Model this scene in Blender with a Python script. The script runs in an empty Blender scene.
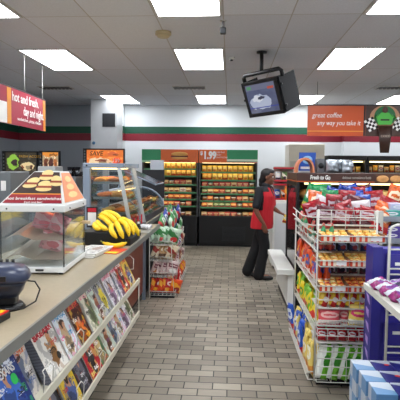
import bpy, bmesh, math, random
from mathutils import Vector, Matrix, Euler
random.seed(7)
PI = math.pi
S = bpy.context.scene
C = S.collection
D = bpy.data

# ------------------------------------------------------------------ materials
class NT:
    def __init__(s, name):
        s.m = D.materials.new(name); s.m.use_nodes = True
        s.t = s.m.node_tree; s.b = s.t.nodes['Principled BSDF']
    def n(s, typ, **k):
        x = s.t.nodes.new(typ)
        for a, v in k.items(): setattr(x, a, v)
        return x
    def l(s, a, b): s.t.links.new(a, b)
    def val(s, x, sock):
        if isinstance(x, (int, float)): sock.default_value = x
        else: s.l(x, sock)
    def M(s, op, a, b=0.0, c=None):
        x = s.n('ShaderNodeMath', operation=op)
        s.val(a, x.inputs[0]); s.val(b, x.inputs[1])
        if c is not None: s.val(c, x.inputs[2])
        return x.outputs[0]
    def gen(s, kind='Generated'):
        tc = s.n('ShaderNodeTexCoord'); sp = s.n('ShaderNodeSeparateXYZ')
        s.l(tc.outputs[kind], sp.inputs[0])
        return tc.outputs[kind], sp.outputs[0], sp.outputs[1], sp.outputs[2]
    def rect(s, u, v, x0, x1, y0, y1):
        a = s.M('MULTIPLY', s.M('GREATER_THAN', u, x0), s.M('LESS_THAN', u, x1))
        b = s.M('MULTIPLY', s.M('GREATER_THAN', v, y0), s.M('LESS_THAN', v, y1))
        return s.M('MULTIPLY', a, b)
    def ell(s, u, v, cx, cy, rx, ry):
        a = s.M('DIVIDE', s.M('SUBTRACT', u, cx), rx); b = s.M('DIVIDE', s.M('SUBTRACT', v, cy), ry)
        return s.M('LESS_THAN', s.M('ADD', s.M('MULTIPLY', a, a), s.M('MULTIPLY', b, b)), 1.0)
    def noise(s, vec, scale, detail=2.0):
        x = s.n('ShaderNodeTexNoise'); x.inputs['Scale'].default_value = scale
        x.inputs['Detail'].default_value = detail
        s.l(vec, x.inputs['Vector']); return x.outputs['Fac']
    def mix(s, f, a, b):
        x = s.n('ShaderNodeMix', data_type='RGBA')
        s.val(f, x.inputs[0])
        for v, k in ((a, 6), (b, 7)):
            if isinstance(v, tuple): x.inputs[k].default_value = (*v, 1)
            else: s.l(v, x.inputs[k])
        return x.outputs[2]
    def out(s, col, rough=.5, metal=0.0):
        if isinstance(col, tuple): s.b.inputs['Base Color'].default_value = (*col, 1)
        else: s.l(col, s.b.inputs['Base Color'])
        s.b.inputs['Roughness'].default_value = rough
        s.b.inputs['Metallic'].default_value = metal
        return s.m

def lin(r, g, b):
    f = lambda c: (c/255/12.92) if c <= 10 else ((c/255+.055)/1.055)**2.4
    return (f(r), f(g), f(b))

CACHE = {}
def mat(name, rgb, rough=.5, metal=0.0, var=.06, vs=8.0):
    if name in CACHE: return CACHE[name]
    t = NT(name); c = lin(*rgb)
    vec = t.gen('Object')[0]
    nz = t.noise(vec, vs)
    lo = tuple(x*(1-var) for x in c); hi = tuple(min(1, x*(1+var)) for x in c)
    CACHE[name] = t.out(t.mix(nz, lo, hi), rough, metal)
    return CACHE[name]
def emis(name, rgb, strength):
    if name in CACHE: return CACHE[name]
    t = NT(name); c = lin(*rgb); t.out(c, .6)
    t.b.inputs['Emission Color'].default_value = (*c, 1)
    t.b.inputs['Emission Strength'].default_value = strength
    CACHE[name] = t.m; return t.m
def glassy(name, tint=(250, 252, 252), alpha=.12, rough=.05):
    if name in CACHE: return CACHE[name]
    t = NT(name)
    tr = t.n('ShaderNodeBsdfTransparent'); gl = t.n('ShaderNodeBsdfGlossy'); mx = t.n('ShaderNodeMixShader')
    tr.inputs[0].default_value = (*lin(*tint), 1); gl.inputs[0].default_value = (.9, .95, 1, 1)
    gl.inputs['Roughness'].default_value = rough
    fr = t.n('ShaderNodeFresnel'); fr.inputs[0].default_value = 1.45
    f = t.M('ADD', t.M('MULTIPLY', fr.outputs[0], .45), alpha*.3)
    t.l(f, mx.inputs[0]); t.l(tr.outputs[0], mx.inputs[1]); t.l(gl.outputs[0], mx.inputs[2])
    t.l(mx.outputs[0], t.t.nodes['Material Output'].inputs[0])
    CACHE[name] = t.m; return t.m

def wobble(t, vec, amt, scale=3.0):
    """coordinates pushed about by noise, for print that is a picture rather than a diagram"""
    nz = t.n('ShaderNodeTexNoise'); nz.inputs['Scale'].default_value = scale; nz.inputs['Detail'].default_value = 3
    t.l(vec, nz.inputs['Vector'])
    a = t.n('ShaderNodeVectorMath', operation='SUBTRACT'); t.l(nz.outputs['Color'], a.inputs[0]); a.inputs[1].default_value = (.5, .5, .5)
    b = t.n('ShaderNodeVectorMath', operation='SCALE'); t.l(a.outputs[0], b.inputs[0]); b.inputs['Scale'].default_value = amt
    c = t.n('ShaderNodeVectorMath', operation='ADD'); t.l(vec, c.inputs[0]); t.l(b.outputs[0], c.inputs[1])
    sp = t.n('ShaderNodeSeparateXYZ'); t.l(c.outputs[0], sp.inputs[0])
    return sp.outputs
def pouch_mat(name, c1, c2, c3, style=0, rough=.28):
    """printed foil pouch: ground colour, logo ellipse / band / stripes"""
    if name in CACHE: return CACHE[name]
    t = NT(name); vec, u, _, v = t.gen()
    c1, c2, c3 = lin(*c1), lin(*c2), lin(*c3)
    seed = sum(map(ord, name)) % 17
    of = t.n('ShaderNodeMapping'); of.inputs['Location'].default_value = (seed, seed*.7, seed*.3); t.l(vec, of.inputs[0])
    wb = wobble(t, vec, .16, 4.0); u, v = wb[0], wb[2]
    nz = t.noise(of.outputs[0], 3.5, 3)
    bp = t.n('ShaderNodeBump'); bp.inputs['Strength'].default_value = .55; bp.inputs['Distance'].default_value = .01
    t.l(t.noise(of.outputs[0], 6, 3), bp.inputs['Height']); t.l(bp.outputs[0], t.b.inputs['Normal'])
    col = t.mix(t.M('GREATER_THAN', nz, .6), c1, tuple(x*.62 for x in c1))
    if style == 0:
        col = t.mix(t.rect(u, v, -1, 2, .08, .3), col, c3)
        col = t.mix(t.ell(u, v, .5, .62, .4, .19), col, c2)
        col = t.mix(t.rect(u, v, .24, .76, .57, .67), col, c1)
    elif style == 1:
        d = t.M('ADD', v, t.M('MULTIPLY', u, .5))
        col = t.mix(t.M('MULTIPLY', t.M('GREATER_THAN', d, .55), t.M('LESS_THAN', d, .92)), col, c2)
        col = t.mix(t.ell(u, v, .55, .3, .3, .16), col, c3)
    elif style == 2:
        col = t.mix(t.rect(u, v, .12, .88, .5, .78), col, c2)
        col = t.mix(t.ell(u, v, .5, .27, .33, .17), col, c3)
        col = t.mix(t.rect(u, v, .2, .8, .6, .68), col, c1)
    else:
        col = t.mix(t.rect(u, v, -1, .42, -1, 2), col, c2)
        col = t.mix(t.ell(u, v, .62, .55, .28, .2), col, c3)
    CACHE[name] = t.out(col, rough); return CACHE[name]

def cover_mat(name, bg, title, fig, acc, seed):
    t = NT(name); vec, _, u, v = t.gen()
    r = random.Random(seed)
    bg, title, fig, acc = [lin(*c) for c in (bg, title, fig, acc)]
    off = t.n('ShaderNodeMapping'); off.inputs['Location'].default_value = (seed*5.3, seed*2.9, seed*1.1); t.l(vec, off.inputs[0])
    mp = t.n('ShaderNodeMapping'); mp.inputs['Location'].default_value = (seed*3.1, seed*1.7, seed)
    mp.inputs['Scale'].default_value = (1, 9, 22); t.l(vec, mp.inputs[0])
    letters = t.M('GREATER_THAN', t.noise(mp.outputs[0], 1.8, 1), .5)
    w = wobble(t, off.outputs[0], .55, 4.5)
    wu = t.M('SUBTRACT', w[1], seed*2.9); wv = t.M('SUBTRACT', w[2], seed*1.1)
    nz = t.noise(off.outputs[0], 3.6, 4)
    col = t.mix(t.M('GREATER_THAN', nz, .56), bg, tuple(x*.5+.5*y for x, y in zip(bg, acc)))
    col = t.mix(t.M('LESS_THAN', nz, .4), col, tuple(x*.55+.3*y for x, y in zip(bg, fig)))
    cx = r.uniform(.4, .62); cy = r.uniform(.32, .5)
    col = t.mix(t.ell(wu, wv, cx, cy, r.uniform(.2, .34), r.uniform(.26, .4)), col, fig)
    col = t.mix(t.ell(wu, wv, cx-.05, cy-.12, .2, .16), col, tuple(x*.4 for x in fig))
    col = t.mix(t.ell(wu, wv, cx+.04, cy+.24, .11, .1), col, lin(206, 150, 116))
    col = t.mix(t.ell(wu, wv, cx+.04, cy+.31, .13, .06), col, lin(60, 36, 28))
    col = t.mix(t.M('MULTIPLY', t.rect(u, v, .05, .95, .82, .95), letters), col, title)
    for k in range(4):
        y = r.uniform(.08, .66); x = r.choice((.05, .62, .4))
        col = t.mix(t.M('MULTIPLY', t.rect(u, v, x, x+.32, y, y+.09), letters), col, (acc, title, lin(240, 240, 240), lin(30, 30, 36))[k])
    return t.out(col, .3)

# ------------------------------------------------------------------ mesh builder
class MB:
    def __init__(s): s.v = []; s.f = []; s.mi = []; s.sm = []
    def add(s, vs, fs, mi=0, smooth=False):
        o = len(s.v); s.v += [tuple(x) for x in vs]
        for f in fs: s.f.append([o+i for i in f]); s.mi.append(mi); s.sm.append(smooth)
        return s
    def box(s, x0, x1, y0, y1, z0, z1, mi=0, M=None, bev=0):
        if x1 < x0: x0, x1 = x1, x0
        if y1 < y0: y0, y1 = y1, y0
        if z1 < z0: z0, z1 = z1, z0
        if bev:
            bm = bmesh.new(); bmesh.ops.create_cube(bm, size=1)
            for v in bm.verts: v.co = Vector(((x0+x1)/2+v.co.x*(x1-x0), (y0+y1)/2+v.co.y*(y1-y0), (z0+z1)/2+v.co.z*(z1-z0)))
            bmesh.ops.bevel(bm, geom=bm.edges[:], offset=bev, segments=2, affect='EDGES', profile=.5)
            bm.verts.ensure_lookup_table()
            vs = [v.co.copy() for v in bm.verts]; fs = [[v.index for v in f.verts] for f in bm.faces]; bm.free()
        else:
            vs = [Vector((x, y, z)) for x in (x0, x1) for y in (y0, y1) for z in (z0, z1)]
            fs = [(0, 1, 3, 2), (4, 6, 7, 5), (0, 4, 5, 1), (2, 3, 7, 6), (0, 2, 6, 4), (1, 5, 7, 3)]
        if M: vs = [M @ v for v in vs]
        return s.add(vs, fs, mi)
    def tube(s, pts, r, n=6, mi=0, closed=False):
        pts = [Vector(p) for p in pts]; N = len(pts); rings = []
        prev = None
        for i, p in enumerate(pts):
            a = pts[(i-1) % N] if (i or closed) else p; b = pts[(i+1) % N] if (i < N-1 or closed) else p
            d = (b-a); d = d.normalized() if d.length > 1e-9 else Vector((0, 0, 1))
            if prev is None:
                q = d.orthogonal().normalized()
            else:
                q = prev-d*prev.dot(d); q = q.normalized() if q.length > 1e-6 else d.orthogonal().normalized()
            prev = q; w = d.cross(q)
            rr = r[i] if isinstance(r, (list, tuple)) else r
            rings.append([p+(q*math.cos(2*PI*k/n)+w*math.sin(2*PI*k/n))*rr for k in range(n)])
        vs = [v for g in rings for v in g]; fs = []
        for i in range(N if closed else N-1):
            j = (i+1) % N
            for k in range(n): fs.append((i*n+k, i*n+(k+1) % n, j*n+(k+1) % n, j*n+k))
        if not closed: fs += [tuple(range(n))[::-1], tuple((N-1)*n+k for k in range(n))]
        return s.add(vs, fs, mi, True)
    def rings(s, rs, mi=0, smooth=True):
        """rs: list of rings (equal length point lists), capped"""
        n = len(rs[0]); vs = [p for g in rs for p in g]; fs = []
        for i in range(len(rs)-1):
            for k in range(n): fs.append((i*n+k, i*n+(k+1) % n, (i+1)*n+(k+1) % n, (i+1)*n+k))
        fs += [tuple(range(n))[::-1], tuple((len(rs)-1)*n+k for k in range(n))]
        return s.add(vs, fs, mi, smooth)
    def ell(s, c, rx, ry, rz, mi=0, M=None, nu=14, nv=9):
        rs = []
        for j in range(nv+1):
            a = -PI/2+PI*j/nv; a = max(-PI/2+.08, min(PI/2-.08, a))
            g = []
            for k in range(nu):
                p = Vector((math.cos(a)*math.cos(2*PI*k/nu)*rx, math.cos(a)*math.sin(2*PI*k/nu)*ry, math.sin(a)*rz))
                if M: p = M @ p
                g.append(p+Vector(c))
            rs.append(g)
        return s.rings(rs, mi)
    def cyl(s, c, r, h, n=16, mi=0, r2=None):
        r2 = r if r2 is None else r2; c = Vector(c)
        rs = [[c+Vector((rr*math.cos(2*PI*k/n), rr*math.sin(2*PI*k/n), z)) for k in range(n)] for rr, z in ((r, 0), (r2, h))]
        return s.rings(rs, mi)
    def prism(s, poly, axis, a, b, mi=0):
        """poly: 2D points; axis 'x': (y,z) ; 'y': (x,z) ; 'z': (x,y)"""
        def P(p, t):
            return {'x': (t, p[0], p[1]), 'y': (p[0], t, p[1]), 'z': (p[0], p[1], t)}[axis]
        n = len(poly); vs = [P(p, a) for p in poly]+[P(p, b) for p in poly]
        fs = [tuple(range(n))[::-1], tuple(range(n, 2*n))]+[(k, (k+1) % n, n+(k+1) % n, n+k) for k in range(n)]
        return s.add(vs, fs, mi)
    def mesh(s, name, mats):
        me = D.meshes.new(name); me.from_pydata(s.v, [], s.f); me.update()
        for m in (mats if isinstance(mats, (list, tuple)) else [mats]): me.materials.append(m)
        for p, i, q in zip(me.polygons, s.mi, s.sm): p.material_index = i; p.use_smooth = q
        bm = bmesh.new(); bm.from_mesh(me); bmesh.ops.recalc_face_normals(bm, faces=bm.faces[:]); bm.to_mesh(me); bm.free()
        return me
    def obj(s, name, mats, parent=None, loc=(0, 0, 0), rot=(0, 0, 0), **k):
        return put(name, s.mesh(name, mats), parent, loc, rot, **k)

def put(name, me, parent=None, loc=(0, 0, 0), rot=(0, 0, 0), label=None, cat=None, group=None, kind=None, sc=None):
    o = D.objects.new(name, me); C.objects.link(o); o.location = loc; o.rotation_euler = rot
    if parent: o.parent = parent
    if sc: o.scale = sc
    return tag(o, label, cat, group, kind)
def tag(o, label=None, cat=None, group=None, kind=None):
    if label: o['label'] = label
    if cat: o['category'] = cat
    if group: o['group'] = group
    if kind: o['kind'] = kind
    return o
def pieces(name, mb, m, parent, n):
    """one object per equal run of the builder's geometry (n pieces)"""
    vn, fn = len(mb.v)//n, len(mb.f)//n
    for i in range(n):
        q = MB(); q.v = mb.v[i*vn:(i+1)*vn]; q.f = [[a-i*vn for a in f] for f in mb.f[i*fn:(i+1)*fn]]
        q.mi = mb.mi[i*fn:(i+1)*fn]; q.sm = mb.sm[i*fn:(i+1)*fn]; q.obj(name, m, parent)
def thing(name, label, cat, loc=(0, 0, 0), rot=(0, 0, 0), group=None):
    return put(name, None, None, loc, rot, label, cat, group)
def dup(root, loc, rot=None, label=None, group=None):
    r = root.copy(); C.objects.link(r); r.location = loc
    if rot is not None: r.rotation_euler = rot
    if label: r['label'] = label
    if group: r['group'] = group
    for ch in list(root.children):
        c = ch.copy(); C.objects.link(c); c.parent = r
        for g in ch.children:
            d = g.copy(); C.objects.link(d); d.parent = c
    return r
def text(body, size, m, parent, loc, rot=(PI/2, 0, 0), name='lettering', align='LEFT', bold=0.0, shear=0.0, sx=1.0, fit=None):
    cu = D.curves.new('txt', 'FONT'); cu.body = body; cu.size = size; cu.align_x = align
    cu.extrude = .0008; cu.offset = bold; cu.shear = shear; cu.resolution_u = 3
    o = D.objects.new('txt', cu); C.objects.link(o)
    bpy.context.view_layer.update()
    me = D.meshes.new_from_object(o.evaluated_get(bpy.context.evaluated_depsgraph_get()))
    D.objects.remove(o); me.materials.clear(); me.materials.append(m)
    if fit:
        xs = [v.co.x for v in me.vertices]; sx = fit/(max(xs)-min(xs))
    if sx != 1.0:
        for v in me.vertices: v.co.x *= sx
    return put(name, me, parent, loc, rot)
ORD = ['first', 'second', 'third', 'fourth', 'fifth', 'sixth', 'seventh', 'eighth', 'ninth', 'tenth', 'eleventh', 'twelfth', 'thirteenth', 'fourteenth', 'fifteenth', 'sixteenth', 'seventeenth', 'eighteenth']

# ------------------------------------------------------------------ camera
F = 478.0; R = math.radians(.8)
cam = D.cameras.new('camera'); co = D.objects.new('camera', cam); C.objects.link(co)
cam.sensor_width = 36; cam.lens = F*36/400; cam.clip_start = .05
fy = Vector((30, 32, -F)).normalized()
up = Vector((math.sin(R), math.cos(R), 0)); uz = (up-fy*up.dot(fy)).normalized(); rx = fy.cross(uz)
co.matrix_world = Matrix.Translation((0, 0, 1.6)) @ Matrix((rx, fy, uz)).to_4x4()
S.camera = co

# ------------------------------------------------------------------ palette
white = mat('white_enamel', (226, 226, 220), .35)
wire_m = mat('white_wire', (214, 213, 205), .4)
black = mat('black_plastic', (9, 9, 12), .45)
dark = mat('dark_grey', (30, 32, 36), .5)
steel = mat('steel', (150, 152, 152), .32, .85)
alu = mat('painted_aluminium', (140, 152, 168), .4, .3)
clear = glassy('clear_glass')
letter_w = mat('white_letters', (242, 240, 236), .5)
letter_r = mat('red_letters', (196, 26, 44), .5)
letter_b = mat('dark_letters', (30, 16, 12), .5)

# ------------------------------------------------------------------ setting
XL, XR, YB, YF, ZC = -4.95, 5.2, 11.0, -3.2, 3.02
t = NT('quarry_floor'); vec = t.gen('Object')[0]
br = t.n('ShaderNodeTexBrick'); t.l(vec, br.inputs['Vector'])
br.offset = .5; br.inputs['Scale'].default_value = 1; br.inputs['Brick Width'].default_value = .211
br.inputs['Row Height'].default_value = .105; br.inputs['Mortar Size'].default_value = .0042
br.inputs['Mortar Smooth'].default_value = .1
br.inputs['Color1'].default_value = (*lin(174, 164, 148), 1); br.inputs['Color2'].default_value = (*lin(126, 118, 106), 1)
br.inputs['Mortar'].default_value = (*lin(34, 32, 31), 1)
mp = t.n('ShaderNodeMapping'); mp.inputs['Scale'].default_value = (6, 45, 1); t.l(vec, mp.inputs[0])
mx = t.n('ShaderNodeMix', data_type='RGBA', blend_type='MULTIPLY'); mx.inputs[0].default_value = 1
g = t.noise(mp.outputs[0], 1.5, 3); g2 = t.noise(vec, 1.1, 2)
t.l(br.outputs[0], mx.inputs[6])
t.l(t.mix(t.M('MULTIPLY', g, g2), (.72, .72, .72), (1.35, 1.32, 1.28)), mx.inputs[7])
bp = t.n('ShaderNodeBump'); bp.inputs['Strength'].default_value = .35; bp.inputs['Distance'].default_value = .003
t.l(t.M('SUBTRACT', 1.0, br.outputs['Fac']), bp.inputs['Height']); t.l(bp.outputs[0], t.b.inputs['Normal'])
floor_m = t.out(mx.outputs[2], .42)
MB().box(XL, XR, YF, YB, -.1, 0).obj('floor', floor_m, kind='structure')

TW, TD, TX, TY = .635, 1.22, -.7175, 5.78
t = NT('ceiling_tile'); vec = t.gen('Object')[0]
mp = t.n('ShaderNodeMapping'); mp.inputs['Location'].default_value = (-TX+TW*20, -TY+TD*20, 0); t.l(vec, mp.inputs[0])
br = t.n('ShaderNodeTexBrick'); t.l(mp.outputs[0], br.inputs['Vector'])
br.offset = 0; br.inputs['Scale'].default_value = 1; br.inputs['Brick Width'].default_value = TW
br.inputs['Row Height'].default_value = TD; br.inputs['Mortar Size'].default_value = .006
br.inputs['Color1'].default_value = (*lin(224, 226, 231), 1); br.inputs['Color2'].default_value = (*lin(211, 213, 218), 1)
br.inputs['Mortar'].default_value = (*lin(186, 180, 172), 1)
mx = t.n('ShaderNodeMix', data_type='RGBA', blend_type='MULTIPLY'); mx.inputs[0].default_value = 1
t.l(br.outputs[0], mx.inputs[6]); t.l(t.mix(t.noise(vec, 60, 2), (.9, .9, .9), (1.1, 1.1, 1.1)), mx.inputs[7])
ceil_m = t.out(mx.outputs[2], .9)
MB().box(XL, XR, YF, YB, ZC, ZC+.1).obj('ceiling', ceil_m, kind='structure')

wall_m = mat('painted_wall', (222, 226, 228), .6, 0, .03, 2)
wall_shade = mat('wall_painted_shade', (158, 163, 170), .6, 0, .05, 2)  # wall paint greyed to hold the dimmer left side's shade in its colour
MB().box(-2.5, XR, YB, YB+.1, 0, ZC).box(XL, -2.5, YB, YB+.1, 0, ZC, 1).obj('wall_back', [wall_m, wall_shade], kind='structure')
MB().box(XL-.1, XL, YF, YB, 0, ZC).obj('wall_left', wall_shade, kind='structure')
MB().box(XR, XR+.1, YF, YB, 0, ZC).obj('wall_right', wall_m, kind='structure')
MB().box(XL, XR, YF-.1, YF, 0, .7).box(XL, XR, YF-.1, YF, 2.7, ZC).box(XL, -4.2, YF-.1, YF, .7, 2.7).box(4.4, XR, YF-.1, YF, .7, 2.7).obj('wall_front', wall_m, kind='structure')
w = MB()
for x in (-4.2, -2.05, .1, 2.25, 4.35): w.box(x, x+.05, YF-.08, YF-.02, .7, 2.7)
w.box(-4.2, 4.4, YF-.08, YF-.02, .7, .76).box(-4.2, 4.4, YF-.08, YF-.02, 2.64, 2.7)
wf = w.obj('added_window_1', mat('added_window_frame', (150, 152, 150), .4, .5), kind='structure')  # unseen window, added so daylight reaches the fronts of the goods
MB().box(-4.2, 4.4, YF-.055, YF-.05, .7, 2.7).obj('added_window_pane', clear, wf)
green_m = mat('stripe_green', (6, 78, 56), .5); red_m = mat('stripe_red', (128, 14, 36), .5)
# pilasters
MB().box(-2.62, -2.44, YB-.14, YB, 0, ZC).obj('wall_pilaster', wall_m, kind='structure')
MB().box(2.5, 2.84, YB-.22, YB, 0, ZC).obj('wall_column', wall_m, kind='structure')
def stripe(z0, z1, m, n):
    e = .006
    (MB().box(XL+e, -2.626, YB-e, YB-.0005, z0, z1).box(-2.434, 2.494, YB-e, YB-.0005, z0, z1).box(2.846, XR-e, YB-e, YB-.0005, z0, z1)
     .box(-2.626, -2.434, YB-.146, YB-.1405, z0, z1).box(-2.626, -2.6205, YB-.1405, YB-.0005, z0, z1).box(-2.4395, -2.434, YB-.1405, YB-.0005, z0, z1)
     .box(2.494, 2.846, YB-.226, YB-.2205, z0, z1).box(2.494, 2.4995, YB-.2205, YB-.0005, z0, z1).box(2.8405, 2.846, YB-.2205, YB-.0005, z0, z1)
     .box(XL+.0005, XL+e, YF+.01, YB-.0005, z0, z1)).obj(n, m, kind='structure')
stripe(2.372, 2.53, green_m, 'trim_1'); stripe(2.205, 2.371, red_m, 'trim_2')
base_m = mat('baseboard_dark', (50, 48, 48), .5)
MB().box(XL+.01, XR-.01, YB-.015, YB-.001, 0.001, .1).obj('baseboard_back', base_m, kind='structure')

# ------------------------------------------------------------------ ceiling fittings
LS = 15.0
lamp_m = emis('fluorescent_diffuser', (246, 250, 255), LS)
frame_m = mat('lamp_frame', (205, 203, 198), .5)
cols = [(-4.205, 'far left'), (-2.305, 'left'), (-.4, 'middle'), (1.505, 'right'), (3.41, 'far right')]
rows = [(-2.75, 'added unseen window-side'), (.9, 'added unseen near-camera'), (3.34, 'front'), (5.78, 'middle'), (9.44, 'back')]  # first two rows are added out of view to light item fronts
fr = MB().box(-.31, .31, 0, .02, 0, .012).box(-.31, .31, 1.20, 1.22, 0, .012).box(-.31, -.285, .02, 1.2, 0, .012).box(.285, .31, .02, 1.2, 0, .012)
fr_me = fr.mesh('frame', frame_m); df_me = MB().box(-.285, .285, .02, 1.2, .003, .011).mesh('diffuser', lamp_m)
for y, rn in rows:
    for x, cn in (cols[1:] if rn == 'back' else cols):
        l = thing('ceiling_light', f'white fluorescent ceiling panel in the {rn} row, {cn} one', 'ceiling light', (x, y, ZC-.0125), group='fluorescent ceiling panels')
        put('frame', fr_me, l); put('diffuser', df_me, l)
vent_m = mat('vent_metal', (92, 90, 88), .5, .3)
v = MB()
for k in range(8):
    v.box(-.275+k*.07, -.24+k*.07, 0.02, .3, .0, .012)
grl = v.mesh('grille', vent_m); bk = MB().box(-.29, .29, 0, .02, 0, .014).box(-.29, .29, .3, .32, 0, .014).box(-.29, -.275, .02, .3, 0, .014).box(.275, .29, .02, .3, 0, .014).mesh('frame', frame_m)
bb = MB().box(-.275, .275, .02, .3, .0125, .0145).mesh('duct_opening', black)
for x, n in ((-.74, 'middle of the ceiling'), (-3.15, 'left side above the red banner'), (2.8, 'right side above the coffee sign')):
    o = thing('ceiling_vent', f'dark slotted air vent in the {n}', 'vent', (x, 8.4, ZC-.0152), group='ceiling air vents')
    put('grille', grl, o); put('frame', bk, o); put('duct_opening', bb, o)
o = thing('smoke_detector', 'round beige smoke detector on the ceiling left of the middle panel', 'smoke detector', (-.72, 5.1, ZC))
MB().cyl((0, 0, -.03), .085, .029, 24).obj('base', mat('beige_plastic', (196, 180, 140), .5), o)
MB().cyl((0, 0, -.055), .06, .025, 24, r2=.075).obj('sensor_head', mat('beige_plastic', (196, 180, 140), .5), o)
o = thing('sprinkler', 'small metal pendant sprinkler on a stem, hanging above the middle panel', 'sprinkler', (-.085, 4.72, ZC))
MB().cyl((0, 0, -.008), .03, .007, 16).obj('escutcheon', frame_m, o)
MB().tube([(0, 0, -.008), (0, 0, -.07)], .012, 8).obj('stem', steel, o)
MB().box(-.028, .028, -.028, .028, -.13, -.07, bev=.008).obj('camera_housing', dark, o)
o = thing('ceiling_sensor', 'small pale sensor on the ceiling right of the middle panel', 'sensor', (0.0, 6.27, ZC))
MB().cyl((0, 0, -.03), .03, .029, 16, r2=.045).obj('sensor_body', frame_m, o)
MB().cyl((0, 0, -.045), .018, .015, 12).obj('sensor_lens', dark, o)

# ------------------------------------------------------------------ security monitor
o = thing('security_monitor', 'boxy black security monitor tilted down from a ceiling bracket, showing the shop', 'monitor', (.385, 5.97, 2.458))
o.scale = (1.07, 1.07, 1.07)
o.rotation_mode = 'YXZ'; o.rotation_euler = (.39, -.044, -.7)
m = MB()
for a in ((-.25, .25, .17, .208), (-.25, .25, -.208, -.165), (-.25, -.215, -.165, .17), (.2, .25, -.165, .17)): m.box(a[0], a[1], -.005, .05, a[2], a[3], bev=.004)
m.obj('bezel', black, o)
MB().box(-.235, .235, .045, .16, -.195, .195, bev=.008).rings([[Vector((x*w_, y, z*h_)) for x, z in ((-1, -1), (1, -1), (1, 1), (-1, 1))] for y, w_, h_ in ((.16, .225, .185), (.3, .17, .15), (.42, .13, .12))], smooth=False).obj('casing', dark, o)
t = NT('cctv_picture'); vec, u, _, v = t.gen()
nz = t.noise(vec, 3, 3)
col = t.mix(t.rect(u, v, -1, 2, .8, 2), lin(70, 72, 110), lin(120, 118, 140))
col = t.mix(nz, col, lin(110, 120, 150))
wb = wobble(t, vec, .35, 4)
col = t.mix(t.ell(wb[0], wb[2], .42, .38, .36, .26), col, lin(190, 200, 226))
col = t.mix(t.ell(wb[0], wb[2], .36, .5, .18, .12), col, lin(235, 238, 250))
col = t.mix(t.ell(wb[0], wb[2], .46, .52, .12, .06), col, lin(70, 70, 92))
col = t.mix(t.rect(u, v, .05, .2, .84, .95), col, lin(90, 160, 110))
col = t.mix(t.rect(u, v, .75, .95, .78, .86), col, lin(200, 90, 70))
col = t.mix(t.rect(u, v, -1, 2, .17, .2), col, lin(60, 70, 170))
t.l(col, t.b.inputs['Emission Color']); t.b.inputs['Emission Strength'].default_value = .75
scr = t.out((.02, .02, .025), .15)
rs = []
g = MB(); n = 8
vs = []; fs = []
for j in range(n+1):
    for i in range(n+1):
        a, b = i/n*2-1, j/n*2-1
        vs.append((-.0075+a*.2075, -.002+.012*(a*a+b*b)/2, .0025+b*.1675))
for j in range(n):
    for i in range(n): k = j*(n+1)+i; fs.append((k, k+1, k+n+2, k+n+1))
g.add(vs, fs, 0, True); g.obj('screen', scr, o)
# yoke bracket
for s in (-1, 1):
    x = s*.262; yk = MB()
    yk.box(x-.006, x+.006, .02, .34, -.2 if s > 0 else -.02, .2)
    yk.obj('side_plate', mat('matte_charcoal', (24, 25, 29), .85), o)
MB().tube([(-.268, .1, .19), (-.268, .1, .25), (-.24, .1, .275), (.24, .1, .275), (.268, .1, .25), (.268, .1, .19)], .024, 8).obj('yoke_bar', black, o)
k = MB()
for z in (.12, -.12): k.tube([(.262, .03, z), (.285, .03, z)], .014, 10)
k.tube([(-.262, .03, 0), (-.285, .03, 0)], .014, 10); pieces('clamp_knob', k, black, o, 3)
bpy.context.view_layer.update()
Mi = o.matrix_world.inverted()
topc = o.matrix_world @ Vector((0, .1, .275))
m = MB(); m.tube([Mi @ Vector((topc.x, topc.y, topc.z-.02)), Mi @ Vector((topc.x, topc.y, ZC-.012))], .022, 10)
m.obj('drop_pole', black, o)
m = MB(); m.tube([Mi @ Vector((topc.x, topc.y, ZC-.001)), Mi @ Vector((topc.x, topc.y, ZC-.02))], .06, 14)
m.obj('ceiling_plate', dark, o)
# ------------------------------------------------------------------ hanging banner (left)
mar = mat('banner_maroon', (164, 20, 52), .35, 0, .04); org = mat('banner_orange', (232, 150, 50), .4)
o = thing('hanging_banner', 'maroon hanging banner reading hot and fresh, day and night, over the counter', 'sign', (-2.69, 4.6, 2.105))
L = 2.25
def bz(y): return .035*math.sin(PI*y/L)   # gentle bow
def strip(m, y0, y1, z0, z1, x=0, n=10):
    rs = []
    for i in range(n+1):
        y = y0+(y1-y0)*i/n; b = bz(y)
        rs.append([Vector((x+b-.006, y, z0)), Vector((x+b+.006, y, z0)), Vector((x+b+.006, y, z1)), Vector((x+b-.006, y, z1))])
    m.rings(rs, smooth=False)
m = MB(); strip(m, 0, L, 0, .435); m.obj('panel', mar, o)
m = MB(); strip(m, 0, L, .435, .455); m.obj('top_rail', dark, o)
m = MB(); strip(m, L-.1, L-.01, .004, .43, .003); m.obj('yellow_band', org, o)
m = MB(); strip(m, .98, 1.08, .004, .43, .003); m.obj('yellow_band', org, o)
m = MB(); strip(m, .4, .97, .004, .25, .003); m.obj('white_band', letter_w, o)
rt = (PI/2, 0, PI/2)
text('hot and fresh.', .16, letter_w, o, (.046, 1.1, .29), rt, fit=.8, bold=.002)
text('day and night.', .16, letter_w, o, (.04, 1.43, .145), rt, fit=.66, bold=.002)
text('sandwiches, pizzas, chicken', .06, letter_w, o, (.046, 1.24, .065), rt, 'small_lettering', fit=.75)
for y in (1.5, 2.15):
    MB().tube([(bz(y), y, .45), (bz(y), y, ZC-2.105-.012)], .004, 6).tube([(bz(y), y, ZC-2.105-.03), (bz(y), y, ZC-2.105-.001)], .016, 8).obj('hanging_wire', white, o)

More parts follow.
